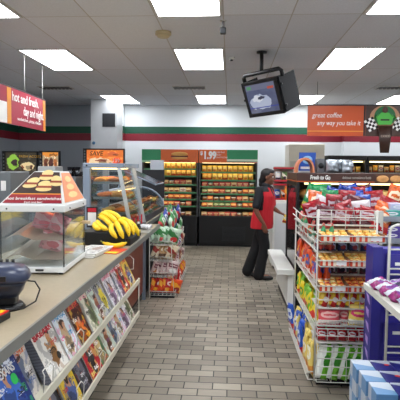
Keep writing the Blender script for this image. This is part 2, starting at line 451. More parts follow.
# ------------------------------------------------------------------ coffee sign (right)
cofo = mat('sign_orange', (206, 84, 30), .4, 0, .12, 3); cofb = mat('sign_brown', (72, 46, 36), .4, 0, .3, 6)
o = thing('coffee_sign', 'orange and brown hanging sign reading great coffee any way you take it', 'sign', (1.26, 8, 2.14))
MB().box(0, .93, 0, .03, 0, .49).obj('orange_panel', cofo, o)
MB().box(.93, 1.62, 0, .03, 0, .49).obj('picture_panel', cofb, o)
MB().box(-.01, 1.63, -.005, .035, .49, .51).box(.9, .925, -.004, -.0005, 0, .49).obj('top_rail', dark, o)
text('great coffee', .11, letter_w, o, (.07, -.003, .3), shear=.2, fit=.48)
text('any way you take it', .11, letter_w, o, (.15, -.003, .175), shear=.2, fit=.7)
MB().box(0, .9, -.002, -.0005, .07, .085).obj('gold_line', org, o)
cx = 1.235
MB().prism([(cx+.24*math.cos(a*PI/12), .3+.2*math.sin(a*PI/12)) for a in range(24)], 'y', -.004, -.001).obj('cup_picture', mat('latte', (190, 140, 104), .5), o)
MB().prism([(cx+.17*math.cos(a*PI/12), .32+.165*math.sin(a*PI/12)) for a in range(24)], 'y', -.008, -.0045).obj('green_disc', mat('leaf_green', (20, 110, 56), .5), o)
g = MB()
g.prism([(cx-.1, .17), (cx+.1, .17), (cx+.13, .3), (cx+.06, .38), (cx-.06, .38), (cx-.13, .3)], 'y', -.014, -.0085)
g.prism([(cx-.13, .3), (cx-.1, .36), (cx-.2, .22), (cx-.23, .26)], 'y', -.014, -.0085).prism([(cx+.13, .3), (cx+.1, .36), (cx+.2, .22), (cx+.23, .26)], 'y', -.014, -.0085)
g.obj('racing_suit', mat('bright_green', (80, 190, 70), .5), o)
MB().ell((cx, -.012, .425), .045, .008, .055).obj('figure_head', mat('hair_brown', (86, 50, 36), .5), o)
MB().box(cx-.07, cx+.07, -.017, -.0145, .25, .275).obj('suit_band', letter_b, o)
for s in (-1, 1):
    f = MB()
    for i in range(4):
        for j in range(5):
            Mx = Matrix.Translation((cx+s*.22, -.02, .19)) @ Matrix.Rotation(s*.5, 4, 'Y')
            f.box(-.08+i*.04, -.04+i*.04, -.001, .001, -.1+j*.04, -.06+j*.04, (i+j) % 2, M=Mx)
    f.obj('checkered_flag', [letter_w, letter_b], o)
def cup(z0, z1, r0, r1, mm, nm):
    n = 20
    MB().rings([[Vector((cx+r*math.cos(2*PI*k/n), -.0+.25*r*math.sin(2*PI*k/n)-.045, z)) for k in range(n)] for z, r in ((z0, r0), (z1, r1))]).obj(nm, mm, o)
cup(-.27, .16, .072, .115, mat('cup_brown', (62, 38, 30), .4), 'hanging_cup')
cup(.16, .18, .12, .118, mat('cup_rim', (120, 84, 60), .4), 'cup_rim')
text('COCO', .05, mat('cup_print', (190, 170, 150), .5), o, (cx, -.078, -.02), align='CENTER')
for x in (.15, 1.5): MB().tube([(x, .015, .51), (x, .015, ZC-2.14-.001)], .004, 6).obj('hanging_wire', dark, o)

# ------------------------------------------------------------------ back coolers
gr = mat('shelf_green', (84, 146, 98), .45); gdk = mat('header_green', (36, 140, 90), .45); orh = mat('header_orange', (226, 104, 40), .45)
gl_lamp = emis('cooler_lamp', (255, 226, 160), 5.0)
added_shelf_glow = emis('added_shelf_glow', (255, 236, 190), 6.0)  # glow for strips added under the shelves to brighten the packs
cooler_in = mat('cooler_interior', (96, 92, 84), .5)
yel = pouch_mat('yellow_wrap', (244, 196, 70), (250, 230, 150), (226, 130, 50), 2, .4)
yel2 = pouch_mat('orange_wrap', (236, 160, 50), (250, 220, 120), (190, 70, 30), 0, .4)
sw_r = pouch_mat('red_label_pack', (186, 40, 34), (236, 200, 150), (200, 150, 90), 2, .35)
sw_t = pouch_mat('tan_pack', (206, 160, 96), (240, 220, 180), (150, 60, 40), 2, .35)
sw_g = pouch_mat('green_pack', (86, 120, 60), (226, 214, 170), (170, 50, 40), 0, .35)
sw_w = pouch_mat('white_pack', (220, 216, 206), (180, 60, 50), (200, 160, 110), 0, .35)
sw_o = pouch_mat('orange_pack', (220, 110, 44), (250, 210, 120), (160, 40, 30), 0, .35)
NAMEC = {yel.name: 'yellow', yel2.name: 'orange-yellow', sw_r.name: 'red', sw_t.name: 'tan', sw_g.name: 'green', sw_w.name: 'white', sw_o.name: 'orange'}

def pillow(w, h, t, seed=0, crimp=.06, nx=8, nz=10, wr=.12):
    """sealed pouch standing in XZ, base at z=0, thickness along Y"""
    r = random.Random(seed); m = MB()
    ph = [r.uniform(0, 6.28) for _ in range(4)]
    vs = []; fs = []
    for side in (-1, 1):
        for j in range(nz+1):
            v = j/nz
            for i in range(nx+1):
                u = i/nx
                e = max(0, (1-abs(2*u-1)**2.6))*max(0, (1-abs((2*v-1)/(1-crimp))**3.2)) if abs(2*v-1) < 1-crimp else 0
                wav = 1+wr*math.sin(9*u+ph[0])*math.sin(7*v+ph[1])+wr*.7*math.sin(17*v+5*u+ph[2])
                pin = 1-.06*math.sin(PI*v)
                y = side*t/2*(e**.6)*wav + (.003*math.sin(u*16+ph[3]) if e == 0 else 0)
                vs.append(((u-.5)*w*pin, y+side*.0008, v*h))
    k0 = (nx+1)*(nz+1)
    for s in (0, 1):
        for j in range(nz):
            for i in range(nx):
                a = s*k0+j*(nx+1)+i; q = (a, a+1, a+nx+2, a+nx+1)
                fs.append(q if s == 0 else q[::-1])
    for j in range(nz):
        a = j*(nx+1); fs.append((a, a+nx+1, k0+a+nx+1, k0+a)); a = j*(nx+1)+nx; fs.append((a, k0+a, k0+a+nx+1, a+nx+1))
    for i in range(nx): a = i; fs.append((a, k0+a, k0+a+1, a+1)); a = nz*(nx+1)+i; fs.append((a, a+1, k0+a+1, k0+a))
    return m.add(vs, fs, 0, True)
PM = {}
def pouch_me(key, w, h, t, mt, seed=0, **k):
    kk = (key, mt.name, seed)
    if kk not in PM: PM[kk] = pillow(w, h, t, seed, **k).mesh(key, mt)
    return PM[kk]
def wedge_me(w, h, d, mt):
    k = ('wedge', mt.name, w)
    if k not in PM:
        PM[k] = MB().prism([(0, 0), (d, 0), (d, h*.85), (d*.25, h), (0, h*.4)], 'x', -w/2, w/2).mesh('sandwich_pack', mt)
    return PM[k]
def tub_me(w, h, mt, lid):
    k = ('tub', mt.name)
    if k not in PM:
        PM[k] = MB().cyl((0, 0, 0), w*.38, h*.75, 14, r2=w*.46).cyl((0, 0, h*.75), w*.48, h*.14, 14, 1).mesh('food_tub', [mt, lid])
    return PM[k]

def cooler(X0, X1, rails, nm, green_first, where):
    Wd = X1-X0; Y0 = 9.65
    o = thing('open_display_cooler', nm, 'cooler', (X0, Y0, 0))
    MB().box(.01, Wd-.01, 0.02, .95, .05, .6, bev=.01).box(.01, Wd-.01, .06, .9, 0, .05).obj('base', black, o)
    k = MB().box(Wd*.42-.012, Wd*.42, .012, .02, .11, .42).box(Wd*.8, Wd*.8+.012, .012, .02, .11, .42)
    for i in range(12): k.box(Wd*.42-.001, Wd*.8+.001, .012, .02, .12+i*.025, .13+i*.025)
    k.obj('vent_grille', dark, o)
    MB().box(.02, Wd-.02, 0.0, .03, .6, .63).obj('bumper_rail', dark, o)
    MB().box(0.03, Wd-.03, .88, .95, .6, 1.96).box(0.03, Wd-.03, .03, .88, .6, .612).obj('back_panel', cooler_in, o)
    for x in (0, Wd-.03): MB().box(x, x+.03, 0.03, .95, .6, 1.96).obj('side_panel', mat('cooler_side', (60, 62, 62), .4), o)
    MB().box(.03, Wd-.03, .03, .88, 1.72, 1.96).obj('canopy', dark, o)
    MB().box(.06, Wd-.06, .1, .14, 1.695, 1.715).obj('lamp_tube', gl_lamp, o)
    if green_first:
        MB().box(0, .385, 0, .028, 1.70, 1.965).obj('green_header', gdk, o)
        MB().box(.39, Wd, 0, .028, 1.70, 1.965).obj('orange_header', orh, o)
        MB().box(.0, .385, -.003, -.0005, 1.70, 1.745).obj('header_stripe', mat('pale_green', (150, 200, 160), .5), o)
        bx = .39+(Wd-.39)/2
        MB().ell((bx, -.012, 1.87), .17, .012, .045).obj('bun_picture', mat('bun', (226, 166, 88), .5), o)
        MB().box(bx-.175, bx+.175, -.018, -.0005, 1.812, 1.835).obj('filling_picture', mat('filling', (92, 40, 24), .5), o)
        MB().ell((bx, -.01, 1.79), .165, .01, .026).obj('bun_picture', mat('bun', (226, 166, 88), .5), o)
        text('FRESH SANDWICHES', .045, letter_b, o, (bx, -.003, 1.715), align='CENTER', name='small_lettering')
    else:
        MB().box(0, .56, 0, .028, 1.70, 1.965).obj('orange_header', orh, o)
        MB().box(.56, Wd, 0, .028, 1.70, 1.965).obj('green_header', gdk, o)
        MB().box(.56, Wd, -.003, -.0005, 1.735, 1.775).obj('header_stripe', mat('pale_stripe', (205, 222, 200), .5), o)
        MB().box(.56, Wd, -.003, -.0005, 1.70, 1.725).obj('header_stripe', mat('pink_stripe', (196, 120, 110), .5), o)
        text('$', .1, letter_w, o, (.02, -.003, 1.86), bold=.003)
        text('1.99', .2, letter_w, o, (.085, -.003, 1.785), bold=.011, fit=.24)
        for i, s_ in enumerate(('EVERYDAY', 'FRESH', 'SANDWICHES')): text(s_, .045, letter_w, o, (.345, -.003, 1.895-i*.05), name='small_lettering', sx=.8)
    for i, z in enumerate(rails):
        dpt = .12 if i < 2 else .08-.0*i
        sh = MB().box(.03, Wd-.03, dpt, .86, z-.005, z+.01).obj('shelf', mat('shelf_metal', (120, 118, 108), .4), o)
        MB().box(.03, Wd-.03, dpt-.022, dpt-.001, z-.016, z+.014).obj('price_rail', gr, sh)
        MB().box(.06, Wd-.06, dpt+.005, dpt+.02, z-.014, z-.006).obj('added_shelf_glow', added_shelf_glow, sh)
    return o
railsR = [1.505, 1.345, 1.215, 1.07, .925, .79]
railsL = [1.565, 1.42, 1.25, 1.09, .95, .81]
cooler(-.625, .55, railsR, 'tall black open cooler with a $1.99 header sign against the back wall', False, '')
cooler(-1.79, -.64, railsL, 'tall black open cooler with a sandwich picture header at the back wall', True, '')
rowsn = ['top', 'second', 'third', 'fourth', 'fifth', 'sixth', 'bottom']
def stock(X0, X1, rails, which):
    rr = random.Random(which)
    for i, z in enumerate(rails+[.615]):
        top = i < 2
        w = .105 if top else .12
        n = int((X1-X0-.08)/w); mats_ = ([yel] if i == 0 else [yel2, yel]) if top else {2: [sw_r, sw_t, sw_r], 3: [sw_r, sw_t, sw_o, sw_g], 4: [sw_o, sw_r, sw_t], 5: [sw_o, sw_t, sw_g], 6: [sw_w, sw_t, sw_o, sw_r]}[i]
        if which == 2 and i == 3: mats_ = [sw_w, sw_g, sw_t]
        if which == 2 and i == 5: mats_ = [sw_r, sw_o]
        for k in range(n):
            x = X0+.05+w*(k+.5)+rr.uniform(-.004, .004)
            if which == 2 and x < -1.42: continue
            mt = mats_[rr.randrange(len(mats_))]
            nmz = 'left' if which == 2 else 'right'
            lab = f'{NAMEC[mt.name]} food pack, {ORD[n-1-k]} from the right on the {rowsn[i]} shelf of the {nmz} back cooler'
            grp = f'packs on the {rowsn[i]} shelf of the {nmz} cooler'
            if top:
                me = pouch_me('food_packet', w-.004, .13, .05, mt, k % 3); put('food_packet', me, None, (x, 9.65+.17, z+.0102), (0, 0, 0), lab, 'food packet', grp)
            elif rr.random() < .25:
                put('food_tub', tub_me(.1, .075, mt, letter_w), None, (x, 9.65+.15, z+.0102 if i < 6 else .6125), (0, 0, 0), lab.replace('pack', 'tub'), 'food tub', grp)
            else:
                h = rr.choice((.065, .08)); put('sandwich_pack', wedge_me(w-.008, .088, .1, mt), None, (x, 9.65+.095, z+.0102 if i < 6 else .6125), (0, 0, rr.uniform(-.05, .05)), lab, 'food pack', grp)
stock(-.625, .55, railsR, 1); stock(-1.79, -.64, railsL, 2)

# ------------------------------------------------------------------ back-left service area
def lightbox(name_label, loc, w, h, face, extra=None):
    o = thing('menu_light_box', name_label, 'menu board', loc)
    MB().box(0, w, 0, .1, 0, h, bev=.006).obj('frame', black, o)
    for i in range(6): MB().box(.02, .05, -.003, -.0005, .04+i*(h-.06)/6, .04+i*(h-.06)/6+.035).obj('film_hole', mat('grey_hole', (110, 112, 110), .5), o)
    MB().box(.08, w-.02, -.006, -.0005, .03, h-.03).obj('lit_panel', face, o)
    return o
def food_face(name, bg, blobs, st=1.0):
    t = NT(name); vec, u, _, v = t.gen(); col = t.mix(t.noise(vec, 4, 2), lin(*bg), tuple(x*.6 for x in lin(*bg)))
    wb = wobble(t, vec, .28, 5)
    col = t.mix(t.M('GREATER_THAN', t.noise(vec, 7, 3), .56), col, tuple(min(1, x*1.5+.04) for x in lin(*bg)))
    for cx, cy, a, b, c in blobs:
        col = t.mix(t.ell(wb[0], wb[2], cx, cy, a, b), col, lin(*c))
        col = t.mix(t.ell(wb[0], wb[2], cx+a*.3, cy-b*.3, a*.45, b*.45), col, tuple(x*.4 for x in lin(*c)))
    t.l(col, t.b.inputs['Emission Color']); t.b.inputs['Emission Strength'].default_value = st
    return t.out((.03, .03, .03), .3)
steelbox = mat('brushed_steel', (128, 132, 134), .35, .6)
b = thing('steel_shelf_cabinet', 'low grey steel cabinet carrying two lit menu boards at the left back', 'cabinet', (-4.9, 9.45, 0))
MB().box(0, 1.55, 0, .55, .08, 1.42, bev=.01).obj('body', steelbox, b); MB().box(.03, 1.52, .03, .5, 0, .08).obj('plinth', black, b)
for x in (.04, .8): d_ = MB().box(x, x+.7, -.02, -.001, .12, 1.38).obj('door', steelbox, b); MB().tube([(x+.62, -.04, .6), (x+.62, -.04, .9)], .01).obj('handle', black, d_)
o = lightbox('wide lit menu board with food pictures, leftmost at the back', (-4.64, 9.5, 1.421), .73, .48, food_face('menu_food_a', (60, 52, 30), [(.25, .55, .2, .36, (150, 200, 70)), (.72, .35, .24, .2, (240, 215, 160)), (.3, .5, .1, .12, (60, 40, 40)), (.55, .3, .05, .1, (150, 60, 30)), (.85, .3, .05, .1, (90, 50, 30))]))
text('FRESH ACCESS', .07, mat('gold_print', (240, 180, 60), .5), o, (.36, -.008, .35))
o = lightbox('narrow lit menu board with drink pictures, left back beside the wide one', (-3.87, 9.5, 1.421), .42, .49, food_face('menu_food_b', (210, 180, 140), [(.2, .5, .13, .22, (120, 60, 30)), (.55, .45, .16, .28, (90, 40, 24)), (.84, .5, .12, .2, (190, 110, 50)), (.5, .92, .6, .12, (240, 150, 50))]))
b = thing('oven_cabinet', 'steel oven cabinet under the lit SAVE menu board', 'cabinet', (-3.0, 9.2, 0))
MB().box(0, 1.0, .06, .7, .08, 1.575, bev=.01).obj('body', steelbox, b); MB().box(.03, .97, .1, .65, 0, .08).obj('plinth', black, b)
d_ = MB().box(.06, .94, .035, .059, .9, 1.5).obj('oven_door', black, b); MB().tube([(.12, .01, 1.42), (.88, .01, 1.42)], .012).obj('handle', steel, d_)
o = lightbox('lit orange menu board reading SAVE, on top of the oven cabinet', (-2.96, 9.5, 1.576), .84, .39, food_face('menu_food_c', (236, 120, 30), [(.35, .3, .3, .22, (230, 200, 160)), (.4, .35, .2, .1, (140, 70, 40)), (.75, .75, .18, .12, (200, 90, 40)), (.62, .25, .12, .14, (220, 180, 140)), (.85, .35, .12, .2, (240, 80, 20))], 1.3))
text('SAVE', .12, letter_b, o, (.14, -.008, .25), bold=.002, shear=.15)
text('199', .1, letter_w, o, (.6, -.008, .12), name='price_lettering')
h = thing('exhaust_duct', 'tall brushed steel exhaust duct rising to the ceiling beside the white pilaster', 'duct', (-2.94, 10, 0))
MB().box(0, .56, 0, .5, 1.3, ZC-.001).obj('duct_body', mat('duct_steel', (190, 192, 194), .4, .3), h)
MB().box(.25, .52, -.012, -.001, 2.44, 2.72).obj('vent_panel', dark, h)
MB().tube([(.06, -.001, 2.1), (.06, -.012, 2.1)], .035, 14).obj('dial', mat('dial_blue', (60, 110, 150), .4), h)
MB().box(.1, .46, .1, .4, 0, 1.3).obj('duct_pedestal', steelbox, h)
# coffee brewers and back counter
b = thing('back_counter', 'long steel back counter behind the deli case', 'counter', (-4.6, 7.9, 0))
MB().box(0, 2.45, 0, .7, .1, .88).obj('body', steelbox, b); MB().box(-.02, 2.47, -.03, .72, .88, .92, bev=.006).obj('worktop', mat('steel_top', (165, 170, 172), .3, .6), b); MB().box(.04, 2.4, .05, .66, 0, .1).obj('plinth', black, b)
def brewer(loc, lab, w=.25, h=.5, col=steelbox):
    o = thing('coffee_brewer', lab, 'coffee machine', loc)
    MB().box(0, w, 0, .4, 0, .06, bev=.008).box(0, w, .25, .4, .06, h-.15).obj('body', col, o)
    MB().box(0, w, 0, .4, h-.15, h, bev=.01).obj('brew_head', col, o)
    MB().cyl((w/2, .12, .062), .07, .14, 16, r2=.05).obj('coffee_pot', black, o)
    return o
brewer((-3.28, 8.0, .921), 'pale tall coffee brewer at the left of the back counter', .3, .68, mat('pale_machine', (186, 188, 186), .4))
brewer((-2.92, 8.0, .921), 'steel coffee brewer with dark head beside the deli case post', .3, .5, steelbox)
g = thing('coffee_grinder', 'dark twin hopper grinder on the back counter below the SAVE board', 'grinder', (-2.95, 8.45, .921))
MB().box(0, .26, 0, .14, 0, .42, bev=.01).obj('body', dark, g)
for x in (.07, .19): MB().cyl((x, .07, .42), .05, .25, 14, r2=.06).obj('hopper', glassy('smoke_hopper', (60, 64, 90), .2), g)
b = thing('slush_machine', 'grey steel machine at the left edge behind the sandwich warmer', 'machine', (-3.05, 5.6, 0))
MB().box(0, .42, 0, .55, .1, 1.53, bev=.015).obj('body', mat('grey_machine', (120, 124, 126), .4, .3), b)
MB().box(.04, .38, .04, .5, 0, .1).obj('plinth', black, b); MB().box(.3, .36, -.008, -.001, 1.3, 1.42).obj('label_plate', letter_w, b)

# ------------------------------------------------------------------ service counter
lam = mat('beige_laminate', (168, 154, 128), .3, 0, .1, 40); edge = mat('grey_edge_strip', (128, 128, 124), .4, .2)
maho = mat('mahogany_panel', (122, 54, 32), .4, 0, .25, 3); gpan = mat('green_fascia', (24, 92, 60), .4)
o = thing('service_counter', 'long beige topped service counter running down the left side', 'counter', (0, 0, 0))
CE = 5.66
MB().box(-1.75, -.842, -1.2, CE, .885, .92).box(-1.75, -1.0, CE, 8.1, .885, .92).obj('worktop', lam, o)
MB().box(-.842, -.83, -1.2, CE, .872, .921).box(-1.0, -.83, CE, CE+.012, .872, .921).box(-1.0, -.99, CE+.012, 8.1, .872, .921).obj('edge_strip', edge, o)
MB().box(-1.7, -1.045, -1.15, CE-.04, .1, .885).box(-1.7, -1.045, CE-.04, 8.05, .1, .885).obj('body', dark, o)
MB().box(-1.044, -1.03, 4.3, CE-.03, .1, .78).obj('wood_panel', maho, o)
MB().box(-1.044, -1.026, 4.3, CE-.03, .78, .884).obj('green_fascia', gpan, o)
MB().box(-1.04, -1.0, CE-.035, CE-.005, 0, .884).obj('corner_post', alu, o)
MB().box(-1.65, -1.08, -1.1, 8, 0, .1).obj('toe_kick', black, o)

# magazine rack
rk = thing('magazine_rack', 'two tier white metal magazine rack fixed under the counter edge', 'magazine rack', (0, 0, 0))
LE = 4.24
lipm = mat('cream_lip', (206, 202, 184), .4)
for z, nm in ((.575, 'upper_ledge'), (.275, 'lower_ledge')):
    MB().box(-.815, -.803, .6, LE, z-.022, z+.022).box(-.97, -.815, .6, LE, z-.022, z-.016).obj(nm, lipm, rk)
    y = 1.55
    while y < LE:
        x0 = -.81
        k = MB(); k.tube([(x0, y, z+.02), (x0+.004, y, z+.1), (x0-.005, y, z+.12), (x0-.01, y+.1, z+.12), (x0+.004, y+.11, z+.1), (x0, y+.11, z+.02)], .003, 5)
        k.obj('wire_divider', wire_m, rk); y += .46
MB().box(-.99, -.984, .6, LE, .2, .8).obj('back_panel', mat('rack_back', (52, 50, 50), .5), rk)
MB().box(-.984, -.972, .6, .63, .1, .8).box(-.984, -.972, LE-.03, LE, .1, .8).box(-1.044, -.99, .6, .63, .6, .66).box(-1.044, -.99, LE-.03, LE, .6, .66).obj('bracket', lipm, rk)
MB().tube([(-.81, LE-.01, .575), (-.81, LE-.01, .28)], .005).tube([(-.975, LE-.01, .78), (-.89, LE-.01, .8), (-.86, LE-.01, .77), (-.86, LE-.01, .68), (-.975, LE-.01, .66)], .005).obj('end_wire', wire_m, rk)

covers = [
 ('blue', 'green sticker', (20, 40, 110), (230, 235, 245), (60, 110, 200), (40, 180, 80)),
 ('white', 'red masthead', (232, 228, 220), (206, 40, 60), (196, 140, 80), (120, 120, 120)),
 ('pale blue', 'blue masthead', (222, 230, 236), (60, 160, 210), (210, 180, 140), (236, 80, 150)),
 ('dark', 'orange figure', (70, 20, 24), (220, 60, 50), (220, 110, 30), (245, 200, 60)),
 ('cream', 'pink text', (226, 220, 200), (240, 130, 160), (120, 130, 90), (60, 60, 70)),
 ('grey', 'yellow block', (176, 178, 182), (30, 30, 40), (240, 220, 60), (30, 30, 50)),
 ('white', 'pink lines', (230, 226, 230), (220, 60, 110), (150, 120, 150), (80, 80, 120)),
 ('red', 'white masthead', (206, 30, 50), (240, 240, 240), (70, 60, 60), (240, 220, 120)),
 ('pastel', 'brown figure', (200, 214, 200), (120, 60, 120), (150, 90, 60), (236, 150, 60)),
 ('yellow', 'red masthead', (236, 200, 60), (200, 40, 40), (90, 110, 170), (40, 60, 130)),
 ('black', 'grey figure', (36, 36, 46), (200, 200, 210), (110, 110, 125), (180, 40, 50)),
 ('green', 'white text', (90, 130, 90), (240, 240, 230), (220, 190, 130), (230, 90, 60)),
 ('pink', 'white masthead', (214, 60, 120), (240, 235, 240), (200, 160, 130), (250, 200, 210)),
 ('pale', 'orange text', (214, 206, 196), (226, 110, 40), (110, 120, 140), (60, 100, 160)),
]
cm = [cover_mat(f'cover_{i}', *c[2:], seed=i+1) for i, c in enumerate(covers)]
paper = mat('page_edges', (216, 214, 208), .6)
t = NT('stacked_spines'); vec, u, _, v = t.gen()
stackm = t.out(t.mix(t.M('GREATER_THAN', t.M('FRACT', t.M('ADD', t.M('MULTIPLY', v, 34), t.M('MULTIPLY', u, 3))), .5), lin(70, 74, 92), lin(150, 152, 164)), .5)
def magazine(idx, y, tier, tilt=0.0, w=.205, h=.275, th=.006, label='', back=0.0, yaw=0.0):
    z = (.575 if tier == 0 else .275)-.0155
    x = -.822-back
    lean = math.atan2(.155-back, h)*.9
    o = thing('magazine', label, 'magazine', (x, y, z), group='magazines on the %s tier of the rack' % ('upper' if tier == 0 else 'lower'))
    o.rotation_mode = 'XYZ'
    o.matrix_world = Matrix.Translation((x, y, z)) @ Matrix.Rotation(-lean, 4, 'Y') @ Matrix.Rotation(yaw, 4, 'Z') @ Matrix.Rotation(tilt, 4, 'X')
    MB().box(-th, 0, 0, w, 0, h).obj('pages', stackm if th > .03 else paper, o)
    MB().box(0.0005, .0022, -.001, w+.001, 0, h+.001).obj('cover', cm[idx], o)
    return o
seqU = [(12, 1.47), (0, 1.73), (1, 2.16), (2, 2.42), (3, 2.63), (4, 2.86), (8, 3.02), (5, 3.16), (6, 3.38), (13, 3.52), (6, 3.65), (7, 3.78), (9, 3.98)]
seqL = [(12, 1.5), (7, 1.73), (4, 1.96), (10, 2.2), (9, 2.43), (10, 2.64), (7, 2.84), (11, 3.02), (8, 3.22), (13, 3.4), (2, 3.58), (6, 3.76), (4, 3.96)]
for tier, seq in ((0, seqU), (1, seqL)):
    rr = random.Random(tier)
    for q, (i, y) in enumerate(seq):
        tn = 'upper' if tier == 0 else 'lower'
        c = covers[i]
        lab = f'{c[0]} magazine with {c[1]}, {ORD[len(seq)-1-q]} from the far end of the {tn} rack tier'
        hh = .275 if tier == 0 else .27
        thk = .045 if i == 1 and tier == 0 else rr.uniform(.004, .012)
        mg = magazine(i, y, tier, tilt=rr.uniform(-.08, .02), label=lab, th=thk, w=.235 if i < 2 else .2, h=hh, yaw=rr.uniform(-.04, .04))
        if tier == 0 and i == 0:
            text('TEXANS', .052, letter_w, mg, (.003, .05, .2), (PI/2, 0, PI/2), bold=.0008, fit=.15)
            MB().prism([(.165+.024*math.cos(a*PI/9), .17+.024*math.sin(a*PI/9)) for a in range(18)], 'x', .0025, .0035).obj('sticker', mat('sticker_green', (40, 205, 90), .5), mg)
        if tier == 0 and i == 1:
            text('BAZAAR', .062, letter_r, mg, (.003, .012, .222), (PI/2, 0, PI/2), fit=.21)
            MB().prism([(.17+.02*math.cos(a*PI/9), .09+.02*math.sin(a*PI/9)) for a in range(18)], 'x', .0025, .0035).obj('sticker', black, mg)
    if tier == 0:
        magazine(13, 1.93, 0, back=.05, h=.24, w=.2, label='pale magazine tucked low behind the gap left of the white BAZAAR copy')
        magazine(11, 1.98, 0, back=.09, h=.2, w=.2, label='green magazine leaning deepest behind the gap left of the white BAZAAR copy')
    for q, (i, y) in enumerate(seq[2:-1]):      # second row showing behind
        i2 = (i+5) % 14; c = covers[i2]
        magazine(i2, y+.11, tier, tilt=rr.uniform(-.03, .03), back=.045, h=.29, w=.19, th=.008,
                 label=f'{c[0]} magazine peeking out behind the front row, {ORD[len(seq)-4-q]} from far end, {tn} tier')
# ------------------------------------------------------------------ sandwich warmer
o = thing('sandwich_warmer', 'clear sided heated sandwich display case with a sloped picture roof, on the counter', 'food warmer', (-1.425, 2.87, .9205), (0, 0, .07))
W, Dp = .4, .56
we = mat('warmer_white', (222, 224, 222), .35)
MB().box(0, W, 0, Dp, .012, .05, bev=.006).obj('base', we, o)
for x in (.12, .22): MB().box(x, x+.05, -.003, .001, .024, .036).obj('vent_slot', dark, o)
for x in (.03, W-.03):
    for y in (.03, Dp-.03): MB().cyl((x, y, 0), .014, .014, 10).obj('foot', dark, o)
MB().box(-.01, W+.01, -.01, Dp+.01, .395, .44, bev=.006).obj('roof_rim', we, o)
for x, y in ((.05, -.011), (.34, -.011), (W+.011, .1), (W+.011, .46)):
    MB().ell((x, y, .415), .006, .006, .006, nu=8, nv=5).obj('screw', dark, o)
e = .004
MB().box(.004, W-.004, .002, .006, .05, .395).obj('front_glass', clear, o)
MB().box(W-.006, W-.002, .01, Dp-.01, .05, .395).obj('side_glass', clear, o)
MB().box(.002, .006, .01, Dp-.01, .05, .395).obj('side_glass', clear, o)
MB().box(.006, W-.006, Dp-.006, Dp-.002, .05, .395).obj('back_door', clear, o)
for x, y in ((0, 0), (W-.008, 0), (0, Dp-.008), (W-.008, Dp-.008)): MB().box(x, x+.008, y, y+.008, .05, .395).obj('corner_post', glassy('post_acrylic', (180, 184, 186), .3), o)
# roof (frustum) and its two pictures
bz_, tz = .44, .645; ix0, ix1, iy0, iy1 = .155, .325, .2, .4
lo = [(0, 0), (W, 0), (W, Dp), (0, Dp)]; hi = [(ix0, iy0), (ix1, iy0), (ix1, iy1), (ix0, iy1)]
MB().rings([[Vector((x, y, bz_)) for x, y in lo], [Vector((x, y, tz)) for x, y in hi]], smooth=False).obj('roof', we, o)
def quadpt(a, b, c, d, u, v, off):
    p = (a*(1-u)+b*u)*(1-v)+(d*(1-u)+c*u)*v
    n = (b-a).cross(d-a).normalized(); return p+n*off
def quad_panel(m, a, b, c, d, poly, off0, off1, mi=0):
    vs = [quadpt(a, b, c, d, u, v, off0) for u, v in poly]+[quadpt(a, b, c, d, u, v, off1) for u, v in poly]
    n = len(poly); m.add(vs, [tuple(range(n))[::-1], tuple(range(n, 2*n))]+[(k, (k+1) % n, n+(k+1) % n, n+k) for k in range(n)], mi)
def sq(u0, u1, v0, v1): return [(u0, v0), (u1, v0), (u1, v1), (u0, v1)]
def el(cu, cv, ru, rv, n=16): return [(cu+ru*math.cos(2*PI*k/n), cv+rv*math.sin(2*PI*k/n)) for k in range(n)]
V3 = Vector
Fq = (V3((0, 0, bz_)), V3((W, 0, bz_)), V3((ix1, iy0, tz)), V3((ix0, iy0, tz)))
Sq = (V3((W, 0, bz_)), V3((W, Dp, bz_)), V3((ix1, iy1, tz)), V3((ix1, iy0, tz)))
m = MB(); quad_panel(m, *Fq, sq(.03, .97, .04, .97), .001, .003); m.obj('roof_picture', mat('dark_food_ground', (60, 40, 34), .4, 0, .4, 14), o)
m = MB(); quad_panel(m, *Fq, sq(.03, .97, .04, .29), .0032, .004); m.obj('red_band', mat('band_red', (150, 26, 40), .4), o)
m = MB(); quad_panel(m, *Fq, sq(.03, .97, .29, .315), .0032, .004); m.obj('gold_band', org, o)
bunm = mat('bun', (226, 166, 88), .5); lightbun = mat('muffin', (236, 206, 140), .5, 0, .15, 30)
for cu, cv, ru in ((.6, .52, .17), (.25, .62, .16), (.86, .68, .15), (.55, .86, .2)):
    m = MB(); quad_panel(m, *Fq, el(cu, cv-.07, ru, .07), .0032, .0042); quad_panel(m, *Fq, el(cu, cv+.08, ru, .1), .0032, .0042)
    m.obj('muffin_picture', lightbun, o)
    m = MB(); quad_panel(m, *Fq, sq(cu-ru*1.02, cu+ru*1.02, cv-.04, cv+.02), .0043, .0052); m.obj('filling_picture', mat('filling_red', (150, 60, 34), .5), o)
m = MB(); quad_panel(m, *Sq, sq(.05, .95, .05, .95), .001, .003); m.obj('side_picture', mat('peach_print', (240, 150, 100), .4), o)
for cv in (.25, .5, .75):
    m = MB(); quad_panel(m, *Sq, el(.5, cv, .24, .1), .0032, .0042); m.obj('side_muffin_picture', lightbun, o)
sl = math.atan2(tz-bz_, iy0)
text('hot breakfast sandwiches', .033, letter_w, o, (W*.52, .0245-.006, bz_+.03), (sl, 0, 0), align='CENTER', sx=1.02)
text('fresh and fast!', .02, letter_w, o, (W*.52, .009-.006, bz_+.011), (sl, 0, 0), 'small_lettering', align='CENTER')
tray = mat('tray_steel', (176, 164, 146), .4, .3)
trays = []
